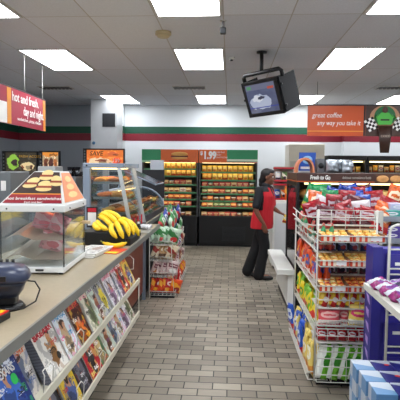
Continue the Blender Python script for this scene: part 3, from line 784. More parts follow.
for z in (.09, .215):
    rs = []
    for i in range(9):
        x = .02+(W-.04)*i/8; dz = .055*math.sin(PI*min(1, i/3.5)/1)*(.6 if i < 4 else .0)-.0*i
        rs.append([V3((x, .03, z+dz)), V3((x, .03, z+dz+.003)), V3((x, Dp-.03, z+dz+.06)), V3((x, Dp-.03, z+dz+.057))])
    MB().rings(rs, smooth=False).obj('tray', tray, o)
MB().box(.02, W-.02, .12, .125, .3, .302).obj('top_shelf_wire', steel, o)
MB().tube([(W+.001, .4, .29), (W+.02, .4, .29)], .004).tube([(W+.02, .4, .29), (W+.075, .4, .288)], .012, 10).obj('door_handle', mat('pale_wood', (214, 190, 150), .5), o)
MB().box(.08, .3, .3, .33, .385, .394).obj('heat_lamp', emis('heat_lamp', (255, 150, 70), 9.0), o)
ping = pouch_mat('pink_gingham', (232, 150, 160), (244, 200, 205), (226, 110, 126), 1, .5)
for i, (x, y, z, rz) in enumerate(((.2, .25, .255, .3), (.31, .2, .245, -.4), (.27, .2, .125, .4))):
    put('sandwich_bag', pouch_me('wrapped_sandwich', .15, .125, .07, ping, 20+i), None, (-1.425+x-.03, 2.87+y, .9205+z), (-.3, .3, rz), f'pink checked paper sandwich bag, {("behind the upper tray", "right end of the upper tray", "on the lower tray")[i]} in the warmer', 'sandwich bag', 'pink sandwich bags in the warmer')

# ------------------------------------------------------------------ things on the counter
navy = mat('navy_plastic', (34, 40, 58), .35)
o = thing('card_terminal', 'bulky dark navy scanner scale on the counter at the left edge', 'scanner', (-1.075, 2.2, .9205), (0, 0, .25))
o.scale = (.98, .98, .95)
MB().cyl((0, 0, 0), .1, .02, 20, r2=.085).box(-.06, .06, -.05, .05, .018, .07, bev=.01).obj('foot', black, o)
n = 20
def srng(rx_, ry_, z, cx_=0): return [V3((cx_+rx_*math.copysign(abs(math.cos(2*PI*k/n))**.6, math.cos(2*PI*k/n)), ry_*math.copysign(abs(math.sin(2*PI*k/n))**.6, math.sin(2*PI*k/n)), z)) for k in range(n)]
MB().rings([srng(.07, .06, .06), srng(.09, .075, .09), srng(.1, .08, .12), srng(.1, .085, .14)]).obj('body', navy, o)
MB().rings([srng(.118, .1, .142), srng(.125, .105, .155), srng(.12, .1, .185, -.005), srng(.1, .085, .21, -.01), srng(.05, .05, .222, -.015)]).obj('head', mat('slate_plastic', (52, 60, 84), .28), o)
MB().box(-.07, .03, -.109, -.101, .155, .18).obj('display', black, o)
for i in range(4): MB().tube([(-.05+i*.028, .05, .205), (-.05+i*.028, .05, .235)], .008, 8).obj('connector_pin', black, o)
MB().tube([(.09, .02, .13), (.14, .03, .12), (.165, .02, .08), (.15, -.02, .03), (.1, -.05, .006), (.03, -.09, .005)], .0045, 6).obj('cable', black, o)
o = thing('leaflet_holder', 'black holder with a red and yellow ticket leaflet at the bottom left counter edge', 'leaflet holder', (-1.13, 1.86, .9205), (0, 0, -.1))
MB().box(-.02, .14, 0, .2, 0, .03, bev=.004).obj('holder', black, o)
MB().box(-.015, .135, .005, .195, .031, .036).obj('leaflet', mat('leaflet_red', (214, 40, 30), .4), o)
MB().box(-.005, .125, .12, .185, .0365, .038).obj('yellow_panel', mat('leaflet_yellow', (250, 210, 40), .4), o)
MB().box(-.015, .135, .006, .03, .0365, .038).obj('white_panel', letter_w, o)
# newspapers, flyer
t = NT('newsprint'); vec, u, v, _ = t.gen()
mp = t.n('ShaderNodeMapping'); mp.inputs['Scale'].default_value = (3, 30, 1); t.l(vec, mp.inputs[0])
ln = t.M('GREATER_THAN', t.noise(mp.outputs[0], 2, 2), .52)
col = t.mix(t.M('MULTIPLY', ln, t.rect(u, v, .06, .94, .05, .92)), lin(222, 220, 214), lin(90, 90, 92))
newsm = t.out(t.mix(t.ell(u, v, .6, .6, .2, .2), col, lin(150, 130, 120)), .6)
o = thing('newspaper_stack', 'low stack of folded newspapers between the sandwich warmer and the bananas', 'newspapers', (-1.2, 3.46, .9205), (0, 0, -.1))
for i in range(3): MB().box(.01*i, .2+.008*i, .0+.01*i, .4, .012*i, .012*i+.011, bev=.003).obj('newspaper', newsm, o)
o = thing('flyer', 'red and yellow printed flyer on the counter edge below the loose banana', 'flyer', (-1.02, 3.66, .9205), (0, 0, -.15))
MB().box(0, .15, 0, .24, 0, .004).obj('sheet', mat('flyer_red', (216, 50, 36), .4), o)
MB().box(.01, .14, .01, .08, .0045, .0055).obj('yellow_panel', mat('leaflet_yellow', (250, 210, 40), .4), o)
# black box with bananas
o = thing('black_display_box', 'low black box on the counter carrying the bunches of bananas', 'box', (-1.26, 4.02, .9205))
MB().box(0, .37, 0, .5, 0, .12, bev=.006).obj('box_body', black, o)
MB().box(.37, .41, .03, .47, 0, .06, bev=.004).obj('front_step', black, o)
t = NT('banana_skin'); vec, u, v, w_ = t.gen()
nz = t.noise(t.gen('Object')[0], 30, 3)
banm = t.out(t.mix(t.M('GREATER_THAN', nz, .68), lin(244, 204, 30), lin(176, 130, 30)), .4)
stemm = mat('banana_stem', (120, 120, 40), .5)
def banana_mb(L_=.19, r=.019, bend=1.1, seed=0):
    m = MB(); pts = []; rr_ = []
    Rr = L_/bend
    for i in range(11):
        a = -bend/2+bend*i/10
        pts.append((Rr*math.sin(a), 0, Rr*(math.cos(a)-1)))
        q = i/10; rr_.append(r*(.42+.58*min(1, 4*min(q, 1-q)+.1)) if 0 < i < 10 else r*.3)
    return m.tube(pts, rr_, 8)
bme = banana_mb().mesh('banana', banm); tip = MB().tube([(.088, 0, -.024), (.108, 0, -.037)], [.006, .005], 6).mesh('stem', stemm)
def bunch(loc, rz, lab, n_, spread=.24, tilt=0):
    o = thing('banana_bunch', lab, 'bananas', loc, (0, 0, rz), 'bananas on the counter')
    for i in range(n_):
        a = (i-(n_-1)/2)*spread
        p = V3((.1, 0, .05)); M_ = Matrix.Translation(p) @ Matrix.Rotation(a, 4, 'Z') @ Matrix.Rotation(-.1+.12*(i % 2)+tilt, 4, 'Y') @ Matrix.Translation((-.105, 0, .03+.014*(i % 2)))
        c = put('banana', bme, o); c.matrix_local = M_
        c2 = put('stem', tip, c)
    return o
def hand_of(lab, fingers):
    """fingers: (stem point, tip point, lift)"""
    o = thing('banana_bunch', lab, 'bananas', fingers[0][0], group='bananas on the counter')
    L0 = V3(fingers[0][0])
    for a, b_, bow in fingers:
        a = V3(a)-L0; b_ = V3(b_)-L0; d = b_-a; s_ = V3(bow); pts = []; rr_ = []
        for i in range(13):
            t_ = i/12; pts.append(a+d*t_+s_*4*t_*(1-t_)); e_ = min(1, 5*min(t_, 1-t_)+.12)
            rr_.append(.0235*(.3+.7*e_))
        rr_[0] = .007; rr_[1] = .009; rr_[-1] = .007
        f = MB().tube(pts, rr_, 8).obj('banana', banm, o)
        MB().tube([pts[0]-(pts[1]-pts[0])*.9, pts[0]], [.009, .008], 6).obj('stem', stemm, f)
hand_of('bunch of yellow bananas lying leftmost on the black box', [((-1.17, 4.2, 1.15), (-1.0, 4.05, 1.065), (.0, 0, .03)), ((-1.18, 4.19, 1.12), (-1.04, 4.02, 1.06), (-.01, -.03, .0)), ((-1.17, 4.22, 1.17), (-.97, 4.1, 1.1), (0, 0, .035)), ((-1.19, 4.21, 1.1), (-1.1, 4.01, 1.065), (-.02, -.04, -.0)), ((-1.16, 4.25, 1.17), (-.95, 4.16, 1.12), (0, .02, .04))])
hand_of('bunch of yellow bananas hanging over the right end of the black box', [((-1.0, 4.16, 1.12), (-.86, 4.05, 1.0), (.02, 0, .045)), ((-1.0, 4.14, 1.11), (-.9, 4.0, .99), (-.0, -.03, .03)), ((-.99, 4.18, 1.13), (-.83, 4.1, 1.01), (.02, 0, .05)), ((-1.01, 4.13, 1.1), (-.95, 3.98, .995), (-.03, -.04, .02)), ((-.98, 4.2, 1.12), (-.8, 4.17, .99), (.02, 0, .045))])
o = thing('banana', 'single loose yellow banana lying on the counter in front of the black box', 'banana', (-.95, 3.9, .9205), (0, 0, .1), 'bananas on the counter')
MB().tube([(-.1+.2*i/12, -.0, .022+.03*(2*i/12-1)**2) for i in range(13)], [.007, .012]+[.021]*9+[.013, .006], 8).obj('peel', banm, o)
MB().tube([(-.118, 0, .065), (-.1, 0, .052)], [.007, .007], 6).obj('stem', stemm, o)
o = thing('price_placard', 'small black and red placard with a white label standing beside the bananas', 'sign', (-1.31, 4.3, .9205))
MB().box(-.03, .13, 0, .012, .0, .03).tube([(.05, .006, .03), (.05, .006, .12)], .005).obj('stand', black, o)
MB().box(0, .1, 0, .012, .12, .31).obj('card', black, o)
MB().box(.012, .09, -.002, -.0005, .14, .26).obj('white_label', letter_w, o); MB().box(.012, .09, -.002, -.0005, .265, .3).obj('red_label', letter_r, o)

# ------------------------------------------------------------------ deli display case
o = thing('deli_display_case', 'glass sided deli display case with slanted front, blue grey frame and food shelves', 'display case', (0, 0, 0))
y0, y1 = 4.56, 5.32
MB().box(-1.43, -.935, y0, y1, .9205, .985, bev=.006).obj('base', mat('case_base', (70, 74, 78), .4, .4), o)
for y in (y0, y1-.05):
    MB().box(-1.425, -1.355, y, y+.05, .985, 1.59, bev=.006).obj('rear_post', alu, o)
    MB().box(-1.425, -1.02, y, y+.05, 1.59, 1.635, bev=.006).obj('top_bar', alu, o)
    MB().prism([(-1.09, 1.59), (-1.055, 1.59), (-.935, .985), (-.97, .985)], 'y', y+.005, y+.03).obj('slanted_post', mat('bright_aluminium', (198, 204, 206), .3, .5), o)
MB().box(-1.36, -1.12, y0+.1, y1-.1, 1.575, 1.588).obj('added_case_glow', emis('added_case_glow', (255, 214, 150), 4.0), o)  # glowing strip added under the top to brighten the food shelves
MB().ell((-1.385, y0-.002, 1.612), .01, .006, .01, nu=10, nv=6).obj('bolt', black, o)
MB().box(-1.425, -1.09, y0+.05, y1-.05, 1.6, 1.63).obj('top_panel', glassy('top_glass', (240, 244, 246), .1), o)
MB().prism([(-1.085, 1.59), (-1.08, 1.59), (-.96, .985), (-.965, .985)], 'y', y0+.03, y1-.05).obj('slanted_glass', glassy('front_glass_m', (248, 251, 251), .04, .03), o)
MB().prism([(-1.355, .985), (-1.355, 1.59), (-1.09, 1.59), (-.972, .985)], 'y', y0+.035, y0+.038).obj('side_glass', glassy('side_glass_m', (246, 250, 250), .04, .04), o)
MB().box(-1.42, -1.415, y0+.05, y1-.05, .985, 1.59).obj('rear_door', glassy('rear_glass', (240, 244, 246), .06, .08), o)
shm = mat('wood_food_tray', (150, 100, 60), .5, 0, .3, 10)
for z, xf in ((1.44, -1.075), (1.29, -1.04), (1.14, -1.0)):
    s_ = MB().box(-1.34, xf, y0+.06, y1-.08, z, z+.008).obj('shelf', glassy('shelf_glass', (226, 236, 232), .1, .1), o)
    MB().box(-1.34, xf, y0+.06, y0+.066, z-.008, z+.014).box(xf-.004, xf, y0+.06, y1-.08, z-.008, z+.014).obj('shelf_lip', steel, s_)
pastm = [mat('croissant', (206, 140, 64), .5, 0, .35, 20), mat('glazed', (226, 170, 90), .35, 0, .3, 16), mat('browned_bread', (160, 92, 44), .5, 0, .35, 14), mat('melted_orange', (234, 120, 50), .35, 0, .3, 12)]
def pastry(kind, loc, rz, lab):
    m = MB()
    if kind == 0:
        m.tube([(-.06, -.02, .012), (-.04, .012, .022), (0, .025, .028), (.04, .012, .022), (.06, -.02, .012)], [.008, .02, .027, .02, .008], 10)
    elif kind == 1:
        n_ = 14; m.tube([(.035*math.cos(2*PI*k/n_), .035*math.sin(2*PI*k/n_), .019) for k in range(n_)], .018, 8, closed=True)
    else:
        m.ell((0, 0, .024), .065, .04, .024)
        m.box(-.01, .01, -.03, .03, .04, .047, bev=.003)
    put(('croissant', 'doughnut', 'bread_roll', 'bread_roll')[kind], m.mesh('pastry', pastm[kind]), None, loc, (0, 0, rz), lab, ('croissant', 'doughnut', 'bread roll', 'bread roll')[kind], 'pastries in the deli case')
rr = random.Random(5)
PN = ['croissant', 'doughnut', 'brown roll', 'orange topped roll']
for zi, (z, n_) in enumerate(((1.4485, 4), (1.2985, 4), (1.1485, 4), (.9855, 4))):
    xf = (-1.15, -1.12, -1.09, -1.03)[zi]
    for i in range(n_):
        for rw in range(2):
            kd = (2, 0, 3, 1)[(zi+i//2+rw) % 4]
            pastry(kd, (xf-rw*.145, 4.72+i*.155, z), rr.uniform(-.3, .3), f'{PN[kd]}, {ORD[i]} from near end, {("front", "rear")[rw]} row, {("top", "second", "third", "bottom")[zi]} level, slanted deli case')
for i in range(3): MB().box(-.955, -.944, 4.7+i*.2, 4.725+i*.2, .99, 1.09).obj('red_price_strip', letter_r, o)
# curved case behind
o = thing('curved_food_case', 'low curved glass food case behind the slanted deli case', 'display case', (0, 0, 0))
MB().box(-1.55, -1.02, 5.42, 7.4, .9205, 1.0, bev=.006).obj('base', mat('case_base', (70, 74, 78), .4, .4), o)
arc = [(-1.03-.42*(1-math.sin(a))*1.0, 1.0+.42*(1-math.cos(a))) for a in [0.0]]
pts = [(-1.03-.4*(1-math.cos(a)), 1.0+.3*math.sin(a)) for a in [i*PI/2/8 for i in range(9)]]
inn = [(x-.006, z-.006 if z > 1.01 else z) for x, z in pts]
MB().prism(pts+inn[::-1], 'y', 5.44, 7.38).obj('curved_glass', glassy('front_glass_m', (248, 251, 251), .04, .03), o)
for y in (5.42, 7.38):
    MB().tube([(x, y+.01, z) for x, z in pts], .01, 8).obj('curved_frame', alu, o)
MB().box(-1.5, -1.1, 5.46, 7.35, 1.12, 1.126).obj('shelf', steel, o)
MB().box(-1.54, -1.43, 5.42, 7.4, 1.28, 1.315, bev=.006).obj('top_rail', alu, o)
MB().box(-1.43, -1.4, 5.5, 7.3, 1.283, 1.296).obj('added_case_glow', emis('added_case_glow', (255, 214, 150), 4.0), o)  # same added glow strip in the curved case
for i in range(9):
    pastry(3 if i % 2 else 0, (-1.18, 5.56+i*.2, 1.1265), .3*i, f'{PN[3 if i%2 else 0]}, {ORD[i]} from the near end in the curved food case')
for i in range(9):
    pastry(2 if i % 2 else 3, (-1.13, 5.56+i*.2, 1.0005), .3*i, f'{PN[2 if i%2 else 3]}, {ORD[i]} from the near end on the floor of the curved food case')
o = thing('hinged_lid_panel', 'open tilted lid with dark glass and metal edge above the curved case', 'lid', (0, 0, 0))
MB().prism([(-1.4, 1.53), (-1.38, 1.55), (-.98, 1.38), (-.99, 1.36)], 'y', 6.3, 7.0).obj('lid_glass', mat('dark_lid', (50, 54, 64), .15), o)
MB().tube([(-.985, 6.28, 1.37), (-.985, 7.02, 1.37)], .012).tube([(-1.4, 6.29, 1.545), (-.985, 6.29, 1.37)], .01).tube([(-1.4, 7.01, 1.545), (-.985, 7.01, 1.37)], .01).obj('lid_edge', alu, o)
for y in (6.3, 7.0): MB().tube([(-1.4, y, 1.54), (-1.49, y, 1.316)], .01).obj('hinge_arm', alu, o)
o = thing('dark_monitor', 'black flat panel standing behind the curved food case', 'monitor', (-1.42, 7.72, .9205))
MB().box(0, .36, 0, .03, .18, .64, bev=.005).obj('panel', mat('matte_black', (22, 23, 28), .7), o)
MB().box(.14, .22, .005, .025, .01, .18).box(.05, .31, -.06, .1, 0, .012, bev=.003).obj('stand', black, o)
o = thing('paper_bag_bin', 'pale plastic bin of folded paper bags beside the green cooler header', 'bin', (-1.36, 7.8, .9205))
MB().box(.03, .25, .12, .25, 0, .8, bev=.01).obj('bin_body', mat('pale_bin', (176, 182, 190), .5), o)
o = thing('creamer_packs', 'bundle of white wrapped cups lying on the counter end by the snack rack', 'cups', (-.838, 4.93, .9205), (0, 0, PI/2))
o.scale = (1.1, .72, 1)
for i in range(4): MB().tube([(-.07, i*.034, .056+.004*i), (.1, i*.034, .052)], .021, 8).obj('wrapped_cup_sleeve', mat('white_wrap', (228, 228, 230), .4), o)
MB().box(-.06, .1, -.015, .115, 0, .032, bev=.005).obj('carrier', white, o)
o = thing('condiment_bottle', 'small dark bottle with white cap next to the wrapped cups', 'bottle', (-.895, 4.66, .9205))
MB().cyl((0, 0, 0), .022, .09, 12).cyl((0, 0, .09), .022, .03, 12, r2=.01).obj('bottle_body', black, o); MB().cyl((0, 0, .12), .012, .02, 10).obj('cap', letter_w, o)
MB().cyl((0, 0, .03), .0225, .035, 12).obj('label_band', mat('label_gold', (200, 180, 110), .5), o)

# ------------------------------------------------------------------ snack rack (left, end of the counter)
def wire_tray(m, x0, x1, y0, y1, z, lip=.05, n=8, r=.003, sides='xXyY'):
    for zz in (z, z+lip): m.tube([(x0, y0, zz), (x1, y0, zz), (x1, y1, zz), (x0, y1, zz)], r*1.3, 5, closed=True)
    for i in range(n+1):
        x = x0+(x1-x0)*i/n; m.tube([(x, y0, z+lip), (x, y0, z), (x, y1, z), (x, y1, z+lip)], r, 4)
    k = max(2, int((y1-y0)/((x1-x0)/n*1.6)))
    for i in range(k+1):
        y = y0+(y1-y0)*i/k; m.tube([(x0, y, z+lip), (x0, y, z), (x1, y, z), (x1, y, z+lip)], r, 4)
    return m
o = thing('snack_rack', 'white wire four tier snack rack full of small bags at the end of the counter', 'snack rack', (0, 0, 0))
sp = []
tiers = [(.035, -.65), (.265, -.68), (.46, -.7), (.655, -.69)]
MB().box(-.95, -.66, 5.74, 7.18, 0, .028).obj('base_plate', dark, o)
for i, (z, xe) in enumerate(tiers): wire_tray(MB(), -.96, xe, 5.72, 7.2, z, .05, 6).obj('tray', wire_m, o)
for y in (5.72, 6.45, 7.2):
    MB().tube([(-.965, y, .0), (-.965, y, .86)], .007, 6).tube([(-.66, y, .03), (-.7, y, .66)], .004, 5).obj('upright', wire_m, o)
tc = [[pouch_mat('orange_bag', (226, 78, 30), (246, 170, 50), (150, 30, 30), 1), pouch_mat('red_bag', (190, 26, 34), (240, 220, 210), (240, 170, 50), 0)],
      [pouch_mat('pinkwhite_bag', (206, 180, 176), (120, 50, 70), (230, 226, 220), 2), pouch_mat('brownbag', (130, 70, 50), (226, 200, 170), (190, 120, 60), 0)],
      [pouch_mat('cream_bag', (222, 206, 176), (170, 60, 50), (150, 110, 70), 1), pouch_mat('tan_bag', (190, 150, 100), (240, 230, 210), (90, 60, 40), 0)],
      [pouch_mat('green_bag', (90, 150, 90), (226, 236, 224), (200, 60, 60), 0), pouch_mat('mint_bag', (196, 222, 196), (60, 130, 70), (220, 60, 60), 1)]]
blueb = pouch_mat('blue_bag', (36, 60, 150), (226, 230, 240), (200, 40, 50), 0)
CN = {'orange_bag': 'orange', 'red_bag': 'red', 'pinkwhite_bag': 'pink and white', 'brownbag': 'brown', 'cream_bag': 'cream', 'tan_bag': 'tan', 'green_bag': 'green', 'mint_bag': 'pale mint', 'blue_bag': 'blue'}
rr = random.Random(9)
TN = ['bottom', 'second', 'third', 'top']
for ti, (z, xe) in enumerate(tiers):
    for cidx in range(7):
        y = 5.83+cidx*.2; nn = 6 if cidx == 0 else 2
        for q in range(nn):
            if cidx == 0: x = -.93+q*((xe+.93-.05)/5)+.02
            else: x = xe-.03-q*.06
            mt = tc[ti][rr.random() < .4]
            if ti == 3 and cidx >= 2: mt = blueb if rr.random() < .6 else tc[3][1]
            if ti == 0 and cidx >= 4: mt = tc[0][0]
            if ti == 2 and cidx >= 4 and rr.random() < .5: mt = blueb
            h = .175 if ti < 3 else .2
            sname = {0: 'near end'}.get(cidx)
            pos = f'{ORD[q]} from the counter at near end' if cidx == 0 else f'{"outer" if q == 0 else "inner"} bag {ORD[cidx]} from the near end'
            put('snack_bag', pouch_me('snack_bag', .185, h, .045, mt, q % 3), None, (x, y, z+.006), (rr.uniform(-.25, .25), .3+rr.uniform(-.06, .06), (PI/2 if cidx else .75)+rr.uniform(-.15, .15)), f'{CN[mt.name]} bag, {pos}, {TN[ti]} tier, counter snack rack', 'snack bag', f'snack bags on the {TN[ti]} tier of the counter rack')

for i in range(9):
    mt = blueb if i in (2, 4, 5, 7) else tc[3][i % 2]
    put('snack_bag', pouch_me('snack_bag_big', .17, .19, .06, mt, i % 3), None, (-.86+(i % 2)*.11, 5.86+i*.14, .84+.006*i), (.0, .75, PI/2+rr.uniform(-.3, .3)), f'{CN[mt.name]} bag lying on top of the counter snack rack, {ORD[i]} from near end', 'snack bag', 'snack bags heaped on top of the counter rack')
# ------------------------------------------------------------------ woman walking
def remesh(m, name, mats, parent, vox, matfn=None, smooth_it=6):
    me = m.mesh('tmp', mats[0]); ob = put('tmp', me)
    md = ob.modifiers.new('r', 'REMESH'); md.mode = 'VOXEL'; md.voxel_size = vox; md.use_smooth_shade = True
    sm = ob.modifiers.new('s', 'SMOOTH'); sm.factor = .5; sm.iterations = smooth_it
    bpy.context.view_layer.update()
    me2 = D.meshes.new_from_object(ob.evaluated_get(bpy.context.evaluated_depsgraph_get()))
    D.objects.remove(ob); me2.name = name; me2.materials.clear()
    for x in mats: me2.materials.append(x)
    for p in me2.polygons:
        p.use_smooth = True; p.material_index = matfn(p.center) if matfn else 0
    return put(name, me2, parent)
def limb(m, pts, rs, n=12):
    """smooth tapered limb through the joints"""
    P = [V3(p) for p in pts]; out = []; rr_ = []
    for i in range(len(P)-1):
        p0 = P[max(0, i-1)]; p1 = P[i]; p2 = P[i+1]; p3 = P[min(len(P)-1, i+2)]
        for k in range(5):
            t_ = k/5
            q = .5*((2*p1)+(p2-p0)*t_+(2*p0-5*p1+4*p2-p3)*t_*t_+(3*p1-p0-3*p2+p3)*t_**3)
            out.append(q); rr_.append(rs[i]*(1-t_)+rs[i+1]*t_)
    out.append(P[-1]); rr_.append(rs[-1]); m.tube(out, rr_, n)
    m.ell(P[0], rs[0], rs[0], rs[0], nu=10, nv=7); m.ell(P[-1], rs[-1], rs[-1], rs[-1], nu=10, nv=7)
def torso(m, levels, yaw, n=20):
    rs = []
    for cx_, cy_, z, a, b in levels:   # a: lateral half width, b: front-back half width
        g = []
        for k in range(n):
            th = 2*PI*k/n; f = b*math.cos(th); l = a*math.copysign(abs(math.sin(th))**.85, math.sin(th))
            g.append(V3((cx_+f*math.cos(yaw)-l*math.sin(yaw), cy_+f*math.sin(yaw)+l*math.cos(yaw), z)))
        rs.append(g)
    m.rings(rs)
YW = -.42
person = thing('person', 'woman in red polo with black sleeves and black trousers, walking to the right', 'person', (.47, 6.95, 0))
skin = mat('skin', (122, 78, 58), .5, 0, .05, 4)
shoe_m = mat('black_shoe', (14, 14, 18), .45)
hair_m = mat('black_hair', (20, 16, 16), .5, 0, .4, 40)
polo_r = mat('polo_red', (196, 20, 36), .75, 0, .1, 9); polo_b = mat('polo_black', (12, 13, 21), .75)
trou = mat('black_trousers', (10, 10, 14), .8)
RS, RE, RW = (-.055, -.155, 1.285), (-.1, -.2, 1.03), (.015, -.215, .82)
LSh, LE_, LW = (.115, .145, 1.285), (.16, .17, 1.05), (.26, .07, .96)
RH, RK, RA = (-.03, -.085, .84), (.04, -.1, .46), (-.035, -.11, .09)
LH, LK, LA = (.03, .085, .84), (-.06, .07, .47), (-.185, .05, .12)
b = MB()
torso(b, [(0, 0, .78, .14, .1), (0, 0, .86, .16, .11), (.01, 0, .98, .13, .095), (.025, 0, 1.12, .14, .105), (.035, 0, 1.25, .155, .1), (.045, 0, 1.31, .12, .075), (.055, 0, 1.345, .06, .055)], YW)
limb(b, [(.055, 0, 1.3), (.07, -.005, 1.38), (.08, -.01, 1.42)], [.055, .05, .05])
cy, sy = math.cos(YW), math.sin(YW)
HY = -.3; ch, shh = math.cos(HY), math.sin(HY)
Hc = V3((.085, -.01, 1.475)); HM = Matrix.Translation(Hc) @ Matrix.Rotation(HY, 4, 'Z') @ Matrix.Rotation(.06, 4, 'Y')
def hp(x, y, z): return HM @ V3((x, y, z))
def hell(m, c, a, b_, c_, nu=14, nv=9): m.ell(hp(*c), a, b_, c_, M=HM.to_3x3(), nu=nu, nv=nv)
hell(b, (-.01, 0, .025), .093, .074, .085)
hell(b, (.018, 0, -.035), .07, .058, .075); hell(b, (.05, 0, -.085), .028, .03, .025)
hell(b, (.093, 0, -.022), .017, .013, .012); hell(b, (.083, 0, .0), .014, .01, .025)
hell(b, (.078, 0, -.052), .014, .024, .01); hell(b, (.072, 0, .032), .018, .045, .012)
for s in (-1, 1): hell(b, (-.005, s*.074, -.01), .018, .01, .028, 8, 6); hell(b, (.055, s*.03, -.03), .022, .02, .02)
def hand(m, wrist, d, palmn, flip=1):
    w = V3(wrist); d = V3(d).normalized(); nn = V3(palmn).normalized(); sd = d.cross(nn).normalized()*flip
    rs = []
    for t_, a, b_ in ((-.01, .024, .02), (.02, .032, .017), (.055, .04, .015), (.085, .04, .013), (.095, .034, .01)):
        c = w+d*t_; rs.append([c+sd*a*math.cos(2*PI*k/10)+nn*b_*math.sin(2*PI*k/10) for k in range(10)])
    m.rings(rs)
    for i, (o_, L_) in enumerate(((-.031, .062), (-.011, .074), (.01, .07), (.03, .055))):
        p0 = w+d*.08+sd*o_; p1 = p0+d*L_*.45+nn*.006; p2 = p1+(d*.8+nn*.6)*L_*.33; p3 = p2+(d*.5+nn*.85)*L_*.25
        m.tube([p0, p1, p2, p3], [.0105, .01, .0095, .007], 8)
    p0 = w+d*.02-sd*.025; p1 = w+d*.05-sd*.05+nn*.01; p2 = p1+(d+nn*.5)*.032
    m.tube([p0, p1, p2], [.013, .011, .008], 8)
limb(b, [RS, RE, RW], [.052, .04, .024]); limb(b, [LSh, LE_, LW], [.052, .04, .024])
hand(b, RW, (.22, -.03, -.97), (.5, .8, .1)); hand(b, LW, (.85, -.35, -.38), (-.2, .1, -.95), -1)
limb(b, [RH, RK, RA], [.085, .055, .04]); limb(b, [LH, LK, LA], [.085, .055, .04])
b.ell((.03, -.12, .05), .11, .04, .035, M=Matrix.Rotation(-.25, 3, 'Z')); b.ell((-.12, .03, .055), .1, .04, .035, M=Matrix.Rotation(-.25, 3, 'Z') @ Matrix.Rotation(.2, 3, 'Y'))
remesh(b, 'body', [skin], person, .0065, smooth_it=3)
# shirt
s_ = MB()
torso(s_, [(-.0, 0, .735, .185, .155), (.005, 0, .8, .187, .158), (.01, 0, .9, .178, .15), (.023, 0, 1.0, .168, .138), (.035, 0, 1.1, .172, .145), (.044, 0, 1.2, .176, .138), (.045, 0, 1.27, .165, .105), (.05, 0, 1.32, .12, .08), (.058, 0, 1.35, .07, .066)], YW)
def lerp(a, b_, t_): return tuple(x*(1-t_)+y*t_ for x, y in zip(a, b_))
limb(s_, [RS, lerp(RS, RE, .5), lerp(RS, RE, .85)], [.06, .059, .06]); limb(s_, [LSh, lerp(LSh, LE_, .5), lerp(LSh, LE_, .88)], [.068, .066, .066])
fwd = V3((cy, sy, 0)); rgt = V3((sy, -cy, 0))
def shirtmat(c):
    q = c-V3((.03, 0, 1.1)); f = q.dot(fwd); r_ = abs(q.dot(rgt))
    if c.z > 1.325: return 1
    if r_ > .162 and c.z > 1.0 and f < .06: return 1
    if c.z > 1.27 and r_ > .075 : return 1
    if f > .05 and c.z > 1.2 and r_ < .012+(c.z-1.2)*.2: return 1
    return 0
remesh(s_, 'polo_shirt', [polo_r, polo_b], person, .008, shirtmat, 4)
c_ = MB(); n = 16
c_.rings([[V3((.06+(.062+k2)*math.cos(2*PI*k/n), (.06+k2)*math.sin(2*PI*k/n), z-.015*math.cos(2*PI*k/n))) for k in range(n)] for z, k2 in ((1.335, .018), (1.36, .004), (1.385, -.002))])
c_.obj('collar', polo_b, person)
tb = V3((.03, 0, 1.235))+fwd*.125-rgt*.07
MB().box(-.003, .003, -.03, .03, -.009, .009).obj('name_tag', black, person, loc=tb, rot=(0, 0, YW+.2))
# trousers
tr = MB()
torso(tr, [(0, 0, .76, .14, .11), (0, 0, .82, .155, .115), (0, 0, .88, .14, .1)], YW)
limb(tr, [RH, lerp(RH, RK, .5), RK, lerp(RK, RA, .5), (RA[0], RA[1], .065)], [.088, .088, .078, .076, .085])
limb(tr, [LH, lerp(LH, LK, .5), LK, lerp(LK, LA, .5), (LA[0]-.005, LA[1], .09)], [.088, .088, .078, .076, .085])
remesh(tr, 'trousers', [trou], person, .009, None, 4)
for c, rz, ry in (((.045, -.125, .04), -.25, 0), ((-.125, .03, .05), -.25, .22)):
    M_ = Matrix.Rotation(rz, 4, 'Z') @ Matrix.Rotation(ry, 4, 'Y'); m = MB()
    m.rings([[M_ @ V3((x+0, wd*math.cos(a), max(-.037, hh*math.sin(a)-.005)))+V3(c) for a in [2*PI*k/12 for k in range(12)]] for x, wd, hh in ((-.125, .02, .02), (-.115, .036, .04), (-.06, .042, .05), (0, .043, .047), (.06, .047, .034), (.1, .042, .026), (.125, .02, .014))])
    m.obj('shoe', shoe_m, person)
# hair pulled back
h_ = MB()
hell(h_, (-.03, 0, .043), .092, .084, .084); hell(h_, (-.06, 0, -.01), .065, .072, .085); hell(h_, (.02, 0, .082), .065, .06, .035)
hell(h_, (-.095, 0, -.06), .045, .05, .06); hell(h_, (-.1, 0, -.11), .035, .045, .045)
remesh(h_, 'hair', [hair_m], person, .007, None, 3)
for s in (-1, 1):
    e_ = MB(); e_.ell(hp(.07, s*.028, .008), .011, .011, .009, nu=8, nv=6); e_.obj('eye', letter_w, person)
    e_ = MB(); e_.ell(hp(.0785, s*.029, .008), .005, .005, .005, nu=8, nv=6); e_.obj('iris', black, person)
    e_ = MB(); e_.tube([hp(.083, s*.012, .03), hp(.082, s*.03, .035), hp(.068, s*.046, .03)], .0035, 5); e_.obj('eyebrow', hair_m, person)
m = MB(); m.tube([hp(.084, -.02, -.053), hp(.093, 0, -.052), hp(.084, .02, -.053)], .004, 6); m.obj('mouth', mat('lips', (130, 60, 56), .5), person)
yb = pouch_mat('yellow_snack', (244, 206, 50), (240, 240, 230), (200, 60, 40), 0)
put('snack_bag', pouch_me('held_bag', .1, .12, .03, yb, 3), None, (.47+.335, 6.95-.01, .81), (0, .3, .2), 'small yellow snack bag held in the forward hand of the woman', 'snack bag')

